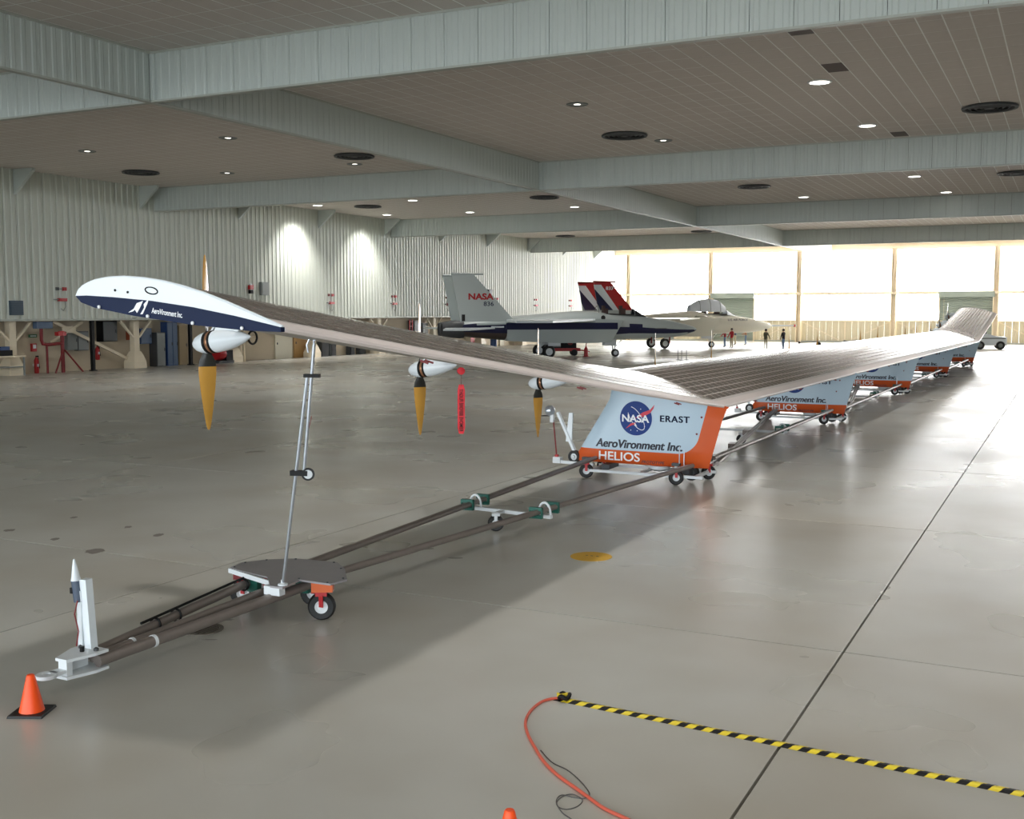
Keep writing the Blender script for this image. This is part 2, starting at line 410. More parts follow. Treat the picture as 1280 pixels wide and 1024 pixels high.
# ------------------------------------------------------------------ ceiling fixtures
def vent_proto():
    t = thing('ceiling_diffuser', '', 'vent')
    MB().lathe((0, 0, -.10), (0, 0, 1), [(.86, .10), (.92, .06), (.90, 0), (.80, .01), (.78, .1)], 28).build('rim', DGREY, t, 40)
    for r in (.62, .44, .26): MB().lathe((0, 0, -.10), (0, 0, 1), [(r + .12, .1), (r, .0), (r - .02, .01), (r + .10, .11)], 28).build('louvre_ring', DGREY, t, 40)
    MB().lathe((0, 0, -.09), (0, 0, 1), [(.01, 0), (.16, .0), (.2, .06), (.01, .06)], 20).build('hub', DGREY, t, 40)
    MB().lathe((0, 0, -.02), (0, 0, 1), [(.01, 0), (.82, 0), (.82, .015), (.01, .015)], 28).build('throat', DARK, t, 40)
    return t
vp = vent_proto(); first = True
for y in (42.0, 62.2, 94.5):
    for x in (-2.8, -16.2, -29.2, -42.2):
        if y > 90 and x > -20: continue
        o = vp if first else copy_tree(vp); first = False
        o.location = (x, y, ZC); tag(o, 'round dark louvred air diffuser set in the tiled ceiling', 'vent', 'round ceiling diffusers')
def lamp(x, y, lit, first={}):
    if lit not in first:
        t = thing('ceiling_lamp', '', 'lamp')
        MB().lathe((0, 0, -.04), (0, 0, 1), [(.32, .04), (.38, .03), (.36, 0), (.30, .0), (.29, .04)], 24).build('trim_ring', WHITEM if lit else GREYM, t, 40)
        r = .31 if lit else .13
        MB().lathe((0, 0, -.03), (0, 0, 1), [(.005, 0), (r * .7, .002), (r, .012), (r, .03), (.005, .03)], 24).build('lens', LAMP if lit else LAMPD, t, 40)
        if not lit: MB().lathe((0, 0, -.02), (0, 0, 1), [(.13, 0), (.31, .0), (.31, .018), (.13, .018)], 24).build('baffle', GREYM, t, 40)
        first[lit] = t
    else: t = copy_tree(first[lit])
    t.location = (x, y, ZC)
    tag(t, 'round recessed ceiling lamp glowing bright white' if lit else 'round recessed ceiling lamp with only a small dim spot lit', 'lamp', 'bright recessed lamps' if lit else 'dim recessed lamps')
BEAM_W = 720
def beam(x, y, e, size, tilt=0.0):
    sl = bpy.data.lights.new('lamp_beam', 'SPOT'); sl.energy = e; sl.spot_size = math.radians(size); sl.spot_blend = 1.0; sl.shadow_soft_size = .3; sl.color = (1, .98, .95)
    so = bpy.data.objects.new('lamp_beam', sl); C.objects.link(so); so.location = (x, y, ZC - .12); so.rotation_euler = (0, math.radians(tilt), 0)
LIT = [(-7.2, 35.2), (-7.2, 44.1), (-44.9, 60.3), (-37.5, 60.3), (-44.7, 68.3), (-38.3, 69.2), (-30.1, 68.9), (-15, 69.4), (-6.9, 70.4), (-7.6, 61.5)]
LIT += [(x, y) for x in (-7.2, 1.0) for y in (10.5, 19.4)] + [(x, y) for x in (1.0,) for y in (35.2, 44.1)]
for x, y in LIT:
    lamp(x, y, 1)
    if x < -44: beam(x, y, 2200, 95, 24)
    else: beam(x, y, BEAM_W, 125)
for x, y in [(-15.3, 35.2), (-15.3, 44.1), (-38.9, 35.6), (-30.85, 35.5), (-38.6, 44.3), (-30.85, 44.4)]:
    lamp(x, y, 0); beam(x, y, 700, 130)

# ================================================================== the solar flying wing
PHI = math.radians(1.0)
CH, PS, PT = 2.44, 12.6, 12.55            # chord, pod spacing, tip panel length (plan)
AIR = thing('solar_aircraft', 'long solar-celled flying wing with amber propellers and five white-orange pods', 'aircraft', (-5.69, 20.0, 0), -PHI)
UP = [(0, 0), (.012, .022), (.03, .037), (.06, .052), (.1, .067), (.17, .084), (.25, .095), (.35, .100), (.45, .099), (.55, .091), (.65, .078), (.75, .060), (.85, .038), (.93, .021), (1, .005)]
LO = [(1, -.006), (.85, -.017), (.6, -.026), (.3, -.028), (.1, -.023), (.03, -.014)]
def st(u):
    """station along the span: (trailing-edge z, rise of the leading edge over the trailing edge)"""
    Z0, D0, Z1_, D1 = 1.45, .52, 3.06, .29
    t = 0 if 0 <= u <= 4 * PS else ((-u) / PT if u < 0 else (u - 4 * PS) / PT)
    return Z0 + (Z1_ - Z0) * (t ** 1.04 if t > 0 else 0), D0 + (D1 - D0) * t
def wp(u, c, h):
    zt, d = st(u); return (-CH * (1 - c), u, zt + d * (1 - c) + h * CH)
def up_h(c):
    for (a, b), (e, g) in zip(UP, UP[1:]):
        if a <= c <= e: return b + (g - b) * (c - a) / (e - a)
    return 0
def lo_h(c):
    L_ = [(0, 0)] + LO[::-1]
    for (a, b), (e, g) in zip(L_, L_[1:]):
        if a <= c <= e: return b + (g - b) * (c - a) / (e - a)
    return 0
ncell_rows, cell_l = 12, .33
spans = [(-PT, 0)] + [(k * PS, (k + 1) * PS) for k in range(4)] + [(4 * PS, 4 * PS + PT)]
for a, b in spans:
    m_ = MB(); nu = len(UP)
    us = [a + (b - a) * k / 6 for k in range(7)]
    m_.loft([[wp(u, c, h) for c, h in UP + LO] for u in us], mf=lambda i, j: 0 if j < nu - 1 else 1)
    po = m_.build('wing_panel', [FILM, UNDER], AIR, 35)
    cells = MB(); nspan = int(round((b - a) / cell_l)); dl = (b - a) / nspan
    for r in range(ncell_rows):
        c0 = .075 + (.905 - .075) * r / ncell_rows; c1 = .075 + (.905 - .075) * (r + 1) / ncell_rows; g = .0055; 
        for q in range(nspan):
            u0, u1 = a + dl * q + .012, a + dl * (q + 1) - .012
            cells.add([wp(u0, c0 + g, up_h(c0 + g) + .0016), wp(u1, c0 + g, up_h(c0 + g) + .0016), wp(u1, c1 - g, up_h(c1 - g) + .0016), wp(u0, c1 - g, up_h(c1 - g) + .0016)], [(0, 1, 2, 3)])
    co = cells.build('solar_cells', CELL, po); co['kind'] = 'stuff'
    te = MB(); te.loft([[wp(u, .93, up_h(.93) + .002), wp(u, 1.0, .008), wp(u, 1.006, -.002), wp(u, 1.0, -.012), wp(u, .93, lo_h(.93) - .002)] for u in us], closed=True)
    te.build('trailing_edge', mat('edge_tape', (236, 224, 220), .4), po)
    for q in range(3):   # little hinge fittings below the trailing edge
        u = a + (b - a) * (q + .6) / 3.2; p = wp(u, .985, -.02)
        MB().bar((p[0] - .10, p[1] - .03, p[2] - .005), (p[0] - .02, p[1], p[2] - .035), .02, .02).bar((p[0] - .10, p[1] + .06, p[2] - .005), (p[0] - .02, p[1] + .1, p[2] - .035), .02, .02).build('hinge_fitting', DRED, po)
# painted end plates at both wing tips
def tip_cap(u, sg):
    th = .05 * sg
    full = [wp(u, c, h * 1.03) for c, h in UP]; low = [wp(u, c, h * 1.28 - .004) for c, h in LO]
    ZW_ = lambda c: .030 * math.sin(PI * min(1, c * .86 + .06)) - .002
    line = [wp(u, c, ZW_(c)) for c in (1.0, .8, .6, .4, .2, .06, .004)]
    up = MB(); f2 = [(p[0] * .985 - .02, p[1] + th, p[2]) for p in full]
    upper = full + line[:-1]
    c0 = up.prism(upper, (0, th, 0)).build('tip_plate', WHITE, AIR)
    lower = [wp(u, 0, 0)] + [wp(u, c, ZW_(c)) for c in (.06, .2, .4, .6, .8, 1.0)] + low
    cap = MB().prism(lower, (0, th, 0)).build('tip_band', NAVY, AIR)
    # rounded fairing edge on the crown
    rim = MB().path([(p[0], p[1] + th * .5, p[2]) for p in full], .016, 8); rim.build('rim', WHITE, c0, 60)
    if sg < 0:
        y = u + th - .004
        for c in (.13, .38, .60, .83):
            p = wp(u, c, (lo_h(c) * 1.28 - .003)); MB().lathe((p[0], y, p[2] + .015), (0, -1, 0), [(.016, 0), (.016, .012), (.001, .02)], 12).build('rivet_light', WHITEL, cap, 40)
        p = wp(u, .345, .012)
        def fn(x, z, p=p): return (p[0] + .13 + x, y, p[2] - .075 - .115 * (x + .13) + z)
        lettering('lettering', 'AeroVironment Inc.', WHITEL, cap, fn, width=.37, height=.05, bold=.02, shear=.2)
        g = MB()          # swooping bird emblem
        g.add([(p[0] + x, y, p[2] + z) for x, z in ((-.16, -.085), (-.09, -.05), (-.05, .0), (.03, .02), (-.01, -.04), (-.05, -.09), (-.075, -.06), (-.10, -.075))], [(0, 1, 7), (1, 2, 3, 4, 6, 7), (4, 5, 6)])
        g.add([(p[0] + x, y, p[2] + z) for x, z in ((.035, -.01), (.10, .04), (.085, .0), (.02, -.10), (-.01, -.10), (.04, -.04))], [(0, 1, 2, 5), (2, 3, 4, 5)])
        g.build('bird_emblem', WHITEL, cap)
        for c, h in ((.215, .045), (.28, .045)):
            q = wp(u, c, h); MB().lathe((q[0], y, q[2]), (0, -1, 0), [(.012, 0), (.012, .004), (.001, .005)], 10).build('port_hole', BLACKP, c0)
        q = wp(u, .40, .064); ring = MB()
        P = [(q[0] + .075 * math.cos(t), y, q[2] - .01 * math.cos(t) + .03 * math.sin(t)) for t in [2 * PI * k / 24 for k in range(25)]]
        ring.path(P, .006, 6).build('access_ring', BLACKP, c0)
    return c0
tip_cap(-PT, -1); tip_cap(4 * PS + PT, 1)

# motor pods with two-bladed propellers
def motor_proto():
    t = link('motor_nacelle', None, AIR)
    tilt = Matrix.Rotation(math.radians(-7), 3, 'Y')
    ax = tilt @ Vector((1, 0, 0))         # from nose towards the tail
    MB().lathe((0, 0, 0), ax, [(.004, -.19), (.05, -.175), (.085, -.13), (.112, -.06), (.124, .0), (.126, .03)], 24).build('spinner', WHITE, t, 50)
    MB().lathe((0, 0, 0), ax, [(.127, .032), (.131, .035), (.131, .07), (.127, .073)], 24).build('collar', BLACKP, t, 40)
    MB().lathe((0, 0, 0), ax, [(.126, .073), (.128, .076), (.128, .108), (.126, .11)], 24).build('collar', BRONZE, t, 40)
    MB().lathe((0, 0, 0), ax, [(.127, .11), (.131, .113), (.131, .14), (.127, .143)], 24).build('collar', BLACKP, t, 40)
    MB().lathe((0, 0, 0), ax, [(.126, .143), (.128, .17), (.120, .28), (.096, .42), (.060, .55), (.022, .63), (.003, .655)], 24).build('fairing', WHITE, t, 50)
    b = MB(); b.prism([(.10, -.02, .08), (.42, -.02, .06), (.62, -.02, .30), (.22, -.02, .30)], (0, .04, 0)); b.bar((.04, 0, .1), (.20, 0, .27), .02, .02); b.build('pylon', WHITE, t)
    for sg in (1, -1):
        rings = []
        for r, ch, tw, thk in ((.09, .07, 36, .04), (.14, .12, 34, .035), (.20, .18, 31, .03), (.27, .21, 28, .028), (.36, .21, 25, .026), (.5, .19, 21, .022), (.65, .155, 18, .018), (.8, .115, 15, .014), (.92, .075, 13, .010), (.985, .04, 12, .006), (1.0, .012, 12, .004)):
            a = math.radians(tw) * 1.0; e = Vector((math.sin(a), math.cos(a) * 1, 0)); n_ = Vector((math.cos(a), -math.sin(a), 0))
            if sg > 0: e = Vector((e.x, -e.y, 0)); n_ = Vector((n_.x, -n_.y, 0))
            rings.append([Vector((0, 0, sg * r)) + e * (ch * x) + n_ * (thk * y) for x, y in ((-.5, 0), (-.3, .45), (0, .5), (.3, .3), (.5, 0), (.3, -.2), (0, -.25), (-.3, -.2))])
        k = 4
        bl = MB().loft(rings[k - 1:]).build('blade', AMBER, t, 50)
        r2 = [Vector(p) for p in rings[k - 1]]
        MB().loft([[p * 1.001 for p in rr] for rr in rings[:k]]).build('blade_root', CARBON, t, 50)
    return t
mp = motor_proto(); first = True
for u in [-10.35, -5.85, -1.85] + [PS * (k + f) for k in range(4) for f in (.335, .67)] + [4 * PS + q for q in (1.9, 5.9, 10.4)]:
    o = mp if first else copy_tree(mp, AIR); first = False
    zt, d = st(u); o.location = (-CH - .50, u, zt + d - .25)

# landing pods (fins below the wing)
def fin_le(z): return -3.03 + (z - .32) * .617
def fin_te(z): return -.28 + (z - .27) * .27
def half_t(f):
    pts = [(0, 0), (.01, .028), (.03, .05), (.07, .078), (.14, .105), (.22, .122), (.35, .13), (.75, .13), (.85, .10), (.95, .04), (1, .008)]
    for (a, b), (e, g) in zip(pts, pts[1:]):
        if a <= f <= e: return b + (g - b) * (f - a) / (e - a)
    return 0
def skin_y(s, z):
    f = (s - fin_le(z)) / (fin_te(z) - fin_le(z)); return -half_t(min(1, max(0, f)))
def pod_proto():
    fs = [0, .01, .03, .07, .14, .22, .35, .5, .65, .75, .85, .95, 1]
    rings = []
    for z in (.27, .30, .6, .9, 1.2, 1.5, 1.66):
        k = .8 if z == .27 else 1
        a, b = fin_le(z), fin_te(z)
        ztop = lambda f: min(z, 1.47 + .46 * (1 - f) * 1.0 - .02) if z > 1.49 else z
        loop = [(a + (b - a) * f, -half_t(f) * k, z if z < 1.65 else 1.44 + .50 * (1 - f)) for f in fs] + [(a + (b - a) * f, half_t(f) * k, z if z < 1.65 else 1.44 + .50 * (1 - f)) for f in fs[-2:0:-1]]
        if z == 1.5: loop = [(p[0], p[1], min(1.5, 1.40 + .50 * (b - p[0]) / (b - a) - .0)) for p in loop]
        rings.append(loop)
    po = MB().loft(rings).build('landing_pod', POD, AIR, 50)
    fn = lambda e: (lambda x0, z0: (lambda x, z: (x0 + x, skin_y(x0 + x, z0 + z) - e, z0 + z)))
    lettering('lettering', 'AeroVironment Inc.', NAVYL, po, fn(.003)(-2.55, .575), width=1.78, height=.165, shear=.22, bold=.018, fat=.012)
    lettering('lettering', 'HELIOS', WHITEL, po, fn(.003)(-2.47, .325), width=.86, height=.17, bold=.018)
    lettering('lettering', 'PROTOTYPE', NAVYL, po, fn(.003)(-1.57, .305), width=.46, height=.055, shear=.2, bold=.01)
    lettering('lettering', 'ERAST', NAVY, po, fn(.003)(-1.21, 1.12), width=.58, height=.125, bold=.016, fat=.009, spacing=1.15)
    ex, ez, er = -1.70, 1.165, .33
    dm = MB(); nc = 32; xs = [ex - er * math.cos(PI * k / nc) for k in range(nc + 1)]
    def on_skin(x, z): return (x, skin_y(x, z) - .003, z)
    for k in range(nc):
        h0, h1 = er * math.sin(PI * k / nc), er * math.sin(PI * (k + 1) / nc)
        for a_, b_ in ((-1, 0), (0, 1)): dm.add([on_skin(xs[k], ez + h0 * a_), on_skin(xs[k + 1], ez + h1 * a_), on_skin(xs[k + 1], ez + h1 * b_), on_skin(xs[k], ez + h0 * b_)], [(0, 1, 2, 3)])
    em = dm.build('round_emblem', BLUEL, po)
    def flat(pts, e, name, m_, faces=None):
        b = MB(); b.add([(ex + x * er, skin_y(ex + x * er, ez + z * er) - e, ez + z * er) for x, z in pts], faces or [tuple(range(len(pts)))]); return b.build(name, m_, po)
    # thin white orbit, red swept wing, white letters, sparkle
    th_ = -.95
    ell = lambda a, b: [(a * math.cos(t) * math.cos(th_) - b * math.sin(t) * math.sin(th_) + .02, a * math.cos(t) * math.sin(th_) + b * math.sin(t) * math.cos(th_)) for t in [2 * PI * k / 48 for k in range(48)]]
    ro, ri = ell(.80, .34), ell(.765, .305)
    flat(ro + ri, .005, 'orbit_ring', WHITEL, [(k, (k + 1) % 48, 48 + (k + 1) % 48, 48 + k) for k in range(48) if not 20 < k < 30])
    flat([(-.05, .0), (.42, .36), (.86, .52), (1.15, .84), (1.08, .60), (.9, .36), (.5, .12)], .006, 'swept_wing', REDL, [(0, 1, 6), (1, 2, 5, 6), (2, 3, 4, 5)])
    flat([(-.62, -.62), (-.30, -.30), (.02, -.24), (-.06, -.36), (-.30, -.44)], .006, 'swept_wing', REDL, [(0, 1, 4), (1, 2, 3, 4)])
    flat([(-.12, -.22), (.0, -.32), (.10, -.48), (-.02, -.42)], .007, 'shuttle_mark', WHITEL)
    v, f = text_mesh('NASA', width=er * 1.70, height=er * .44, bold=.028)
    b = MB(); b.add([(ex - er * .86 + x, skin_y(ex - er * .86 + x, ez) - .009, ez - er * .23 + z) for x, z in v], f); b.build('emblem_letters', WHITEL, po)
    for x, z in ((.3, .55), (-.45, .1), (.55, -.45), (.1, -.72), (-.3, -.7), (.62, .05)):
        flat([(x + .03 * math.cos(t), z + .03 * math.sin(t)) for t in [PI / 4 * k for k in range(8)]], .005, 'star_dot', WHITEL)
    for wx, wy, r in ((-3.04, -.02, .13), (-.62, 0, .15)):
        wh = MB().lathe((wx, wy - .05, r + (.20 if wx < -2 else .02)), (0, 1, 0), [(r * .55, 0), (r * .9, 0), (r, .03), (r, .09), (r * .9, .12), (r * .55, .12), (r * .55, 0)], 24, cap=False).build('pod_wheel', BLACK, po, 40)
        MB().lathe((wx, wy - .06, r + (.20 if wx < -2 else .02)), (0, 1, 0), [(.01, 0), (r * .2, .0), (r * .25, .03), (r * .55, .035), (r * .55, .10), (.01, .12)], 20).build('hub', WHITEM if wx < -2 else DGREY, po, 40)
    MB().box((-.62, 0, .24), (.07, .16, .14)).build('wheel_fork', DGREY, po)
    MB().lathe((-1.25, 0, .27), (0, 0, -1), [(.20, 0), (.19, .06), (.12, .10), (.01, .11)], 20).build('sensor_blister', WHITE, po, 50)
    for sx, sz in ((-.40, 1.24), (-.49, .92)): MB().lathe((sx, skin_y(sx, sz), sz), (0, -1, 0), [(.02, 0), (.02, .008), (.005, .01)], 10).build('fastener', DRED, po)
    MB().box((-.72, -.135, .42), (.012, .012, .36)).build('pin_rod', ALU, po)
    return po
pp = pod_proto()
for k in range(5):
    o = pp if k == 0 else copy_tree(pp, AIR); o.location = (0, k * PS, 0)
    if k:
        o.material_slots[0].link = 'OBJECT'; o.material_slots[0].material = POD2

# ================================================================== ground handling gear
def caster(parent, x, y, r=.15, fork=RED, zt=.34, wd=.09, steer=0.0):
    """a wheel with hub and fork: parts of the thing it carries"""
    R = Matrix.Rotation(steer, 3, 'Z'); ax = R @ Vector((1, 0, 0)); 
    c = Vector((x, y, r)); a = c - ax * wd / 2
    MB().lathe(a, ax, [(r * .46, 0), (r * .86, -.004), (r, wd * .3), (r, wd * .7), (r * .86, wd + .004), (r * .46, wd), (r * .46, 0)], 24, cap=False).build('wheel', BLACK, parent, 40)
    MB().lathe(a - ax * .004, ax, [(.01, .012), (r * .2, .012), (r * .24, -.01), (r * .3, .012), (r * .42, .02), (r * .475, -.002), (r * .475, wd + .01), (r * .3, wd - .01), (.01, wd)], 24).build('hub', WHITEM, parent, 40)
    f = MB()
    for s_ in (-1, 1): f.bar(c + ax * s_ * (wd / 2 + .014), Vector((x, y, zt - .03)) + ax * s_ * (wd / 2 + .014), .05, .012)
    f.box((x, y, zt - .02), (.12, .12, .04), rz=steer)
    f.build('fork', fork, parent)
def wheel_y(parent, x, y, **k): caster(parent, x, y, steer=-PI / 2 + .5, **k)

# tow tongue with hitch and mast
HX, HY = -7.47, 6.50
T = thing('tow_tongue', 'white towing hitch with upright mast on long brown steel tubes', 'tow bar')
b = MB(); b.lathe((HX - .02, HY - .26, .17), (0, 0, 1), [(.035, 0), (.085, 0), (.085, .03), (.035, .03), (.035, 0)], 20, cap=False)
b.box((HX - .01, HY - .13, .185), (.10, .14, .03)); b.build('towing_eye', WHITEM, T, 40)
b = MB()
for z in (.12, .27): b.prism([(HX - .06, HY - .13, z), (HX + .07, HY - .13, z), (HX + .14, HY + .12, z), (HX + .14, HY + .26, z), (HX - .16, HY + .26, z), (HX - .16, HY + .12, z)], (0, 0, .025))
b.box((HX, HY - .08, .205), (.10, .06, .14)); b.box((HX - .06, HY + .1, .205), (.03, .2, .13)); b.build('hitch_plate', WHITEM, T)
for x in (-.09, .09): MB().lathe((HX + x, HY + .17, .295), (0, 0, 1), [(.022, 0), (.022, .02), (.01, .03)], 10).build('bolt', DGREY, T)
MB().tube((HX, HY + .10, .295), (HX, HY + .10, .34), .02).build('pin', BLACKP, T)
mx, my = HX - .02, HY + .22
MB().bar((mx, my, .29), (mx - .03, my - .01, .90), .075, .075).build('mast', WHITE, T)
MB().bar((mx - .075, my - .03, .31), (mx - .075, my - .03, .80), .05, .05).build('mast_post', WHITE, T)
MB().tube((mx - .09, my - .04, .70), (mx - .11, my - .045, .885), .042).build('sensor_body', mat('blue_grey', (74, 86, 104), .5), T, 40)
MB().lathe((mx - .11, my - .045, .885), (-.08, 0, 1), [(.045, 0), (.038, .02), (.02, .13), (.008, .185), (.001, .19)], 16).build('mast_cone', WHITE, T, 40)
MB().path([(mx - .06, my - .08, .72), (mx - .09, my - .09, .6), (mx - .06, my - .08, .45), (mx - .08, my - .09, .32)], .006).build('cable', DRED, T)
MB().box((mx - .13, my - .07, .80), (.03, .03, .05)).build('latch', BLACKP, T)
tub = [((HX + .09, HY + .18, .20), (-7.15, 9.35, .30), .052), ((HX - .02, HY + .22, .20), (-7.42, 9.3, .30), .040), ((HX - .11, HY + .20, .20), (-7.80, 9.3, .31), .045)]
for a, c_, r in tub: MB().tube(a, c_, r, n=16).build('tube', STEEL, T, 40)
for f, q in ((.22, 0), (.17, 1)):
    a, c_, r = tub[q]; a, c_ = Vector(a), Vector(c_); p = a + (c_ - a) * f
    MB().tube(p, p + (c_ - a).normalized() * .03, r + .006, n=16).build('white_band', WHITEM, T, 40)
a, c_, r = tub[2]; a, c_ = Vector(a), Vector(c_)
dn = (c_ - a).normalized()
MB().tube(a + dn * .75 + Vector((0, 0, .07)), a + dn * 2.7 + Vector((0, 0, .075)), .013).build('lock_rod', BLACKP, T)
for f in (.95, 1.25, 2.35):
    p = a + dn * f; MB().path([p + Vector((math.sin(t) * .062, 0, math.cos(t) * .062)) for t in [k * PI / 8 for k in range(-6, 12)]], .011, 6).build('hook', BLACKP, T)

# support cart under the near wing tip
K = thing('support_cart', 'low wheeled cart with grey deck plate and orange corner blocks', 'cart')
pl = [(-8.08, 9.18), (-8.12, 9.42), (-7.98, 9.64), (-7.70, 9.84), (-7.18, 9.90), (-6.92, 9.68), (-6.62, 9.30), (-6.66, 9.06), (-7.05, 9.06), (-7.0, 8.72), (-7.16, 8.72), (-7.42, 9.0), (-7.88, 9.1)]
DZ = .43
MB().prism([(x, y, DZ - .02) for x, y in pl], (0, 0, .02)).build('deck_plate', PLATE, K)
b = MB(); 
for p, q in zip(pl[-2:] + pl[:1], pl[-1:] + pl[:2]): pass
b.bar((-8.07, 9.15, DZ - .03), (-7.20, 8.86, DZ - .03), .02, .05); b.build('deck_edge', WHITEM, K)
MB().box((-7.17, 8.80, DZ - .065), (.20, .09, .09)).build('strut_box', WHITEM, K)
for x, y in ((-7.96, 9.27), (-6.86, 9.2), (-7.28, 9.62), (-7.92, 9.60)):
    ma = ORANGE if x > -7 else DRED
    MB().box((x, y, DZ - .075), (.22, .14, .11), rz=.5).build('corner_block', [ma], K)
    wheel_y(K, x, y - .02, r=.145, zt=.30, fork=RED)
MB().box((-7.72, 9.14, .31), (.14, .07, .20)).build('tube_clamp', GREEN, K)
MB().box((-7.2, 9.32, .31), (.16, .07, .18)).build('tube_clamp', GREEN, K)
MB().box((-7.45, 9.4, .38), (.9, .08, .07)).build('cross_member', WHITEM, K)
for x, y in pl[:9:1]: MB().lathe((x * .93 - 7.4 * .07, y * .93 + 9.35 * .07, DZ), (0, 0, 1), [(.012, 0), (.012, .008), (.004, .01)], 8).build('bolt', DGREY, K)

# telescopic strut carrying the wing tip
bs = Vector((-7.06, 8.80, DZ + .0)); zt, d = st(-11.2)
M1 = Matrix.Rotation(-PHI, 3, 'Z')
tp = M1 @ Vector(wp(-11.35, .73, lo_h(.73))) + Vector((-5.69, 20, 0))
G = thing('support_strut', 'slender silver double-pole strut propping up the wing tip', 'strut', bs)
R = tp - bs
mid = R * .47; off = Vector((.10, .03, 0))
MB().tube((0, 0, 0), R * .86, .017).build('pole', ALU, G, 40)
MB().tube(mid + off * .8, R * .98 + off * .3, .017).build('pole', ALU, G, 40)
MB().bar(R * .86 - off * .3, R * .86 + off * 1.2, .06, .035).build('pole_clamp', BLACKP, G)
MB().bar(mid - off * .5, mid + off * 1.2, .07, .05).build('pole_clamp', BLACKP, G)
b = MB(); b.lathe(mid + off * 1.2 + Vector((0, 0, -.01)), (.55, -.83, 0), [(.045, -.015), (.062, -.015), (.066, 0), (.062, .015), (.045, .015), (.045, -.015)], 24).build('hand_wheel', BLACK, G, 40)
MB().lathe(mid + off * 1.2 + Vector((0, 0, -.01)), (.55, -.83, 0), [(.008, -.02), (.015, -.02), (.045, -.01), (.045, .01), (.008, .02)], 20).build('wheel_disc', WHITEM, G, 40)
MB().tube(R * .98 + off * .3, R + off * .2, .011).path([R + off * .2 + Vector(v) for v in ((0, 0, -.02), (.02, 0, .0), (.0, 0, .02), (-.03, 0, .035))], .01).build('hook', ALU, G, 40)
MB().path([R * .95 - off * .2, R * .98 - off * .4, R - off * .1 + Vector((0, 0, .03))], .009).build('hook', ALU, G, 40)
MB().lathe((0, 0, -.005), (0, 0, 1), [(.05, 0), (.05, .02), (.02, .03), (.02, .06)], 14).build('foot', WHITEM, G, 40)
MB().path([mid + off + Vector((0, 0, .05)), R * .6 + off * .6, R * .7 + off * .9], .004, 6).build('cord', DRED, G)

# twin rails from the cart to the first pod, with clamp crossbar and a trailing wheel
def rail(T, a, b, name='rail_tube'):
    a, b = Vector(a), Vector(b); d = (b - a).normalized(); sx = d.cross(Vector((0, 0, 1))).normalized()
    for k in (-1, 1): MB().tube(a + sx * .042 * k + Vector((0, 0, .012 * k)), b + sx * .042 * k + Vector((0, 0, .012 * k)), .040, n=14).build(name, STEEL, T, 40)
def clamp_bar(T, pL, pR, caster_at=.5):
    pL, pR = Vector(pL), Vector(pR); d = (pR - pL).normalized()
    MB().bar(pL - d * .05 + Vector((0, 0, -.09)), pR + d * .12 + Vector((0, 0, -.09)), .07, .05).build('crossbar', WHITEM, T)
    for p, s_ in ((pL, 1), (pR, -1)):
        for k in (-.26, .26):
            q = p + Vector((s_ * -.02 * k * 2, k, 0)); b = MB().box(q + Vector((0, 0, .055)), (.20, .06, .05)).box(q + Vector((0, 0, -.055)), (.20, .06, .05)).box(q + Vector((.095, 0, 0)), (.02, .05, .1)).box(q + Vector((-.095, 0, 0)), (.02, .05, .1)); b.build('tube_clamp', GREEN, T)
        MB().path([p + Vector((math.cos(t) * .10 - .0, 0, -.08 + math.sin(t) * .19)) for t in [k * PI / 10 for k in range(11)]], .018).build('hoop', WHITEM, T, 40)
    if caster_at is not None:
        c = pL + (pR - pL) * caster_at; caster(T, c.x, c.y - .25, r=.12, zt=.27, fork=WHITEM, wd=.07, steer=-PI / 2 + .5)
        MB().bar((c.x, c.y - .25, .26), (c.x, c.y + .02, .26), .08, .03).build('wheel_arm', WHITEM, T)
T = thing('tow_rails', 'two pairs of brown steel tubes joined by white crossbar with green clamps', 'rails')
rail(T, (-7.66, 9.45, .33), (-8.20, 19.75, .36)); rail(T, (-7.18, 9.45, .33), (-6.18, 19.55, .36))
clamp_bar(T, (-7.92, 14.45, .345), (-6.70, 14.30, .345), .42)

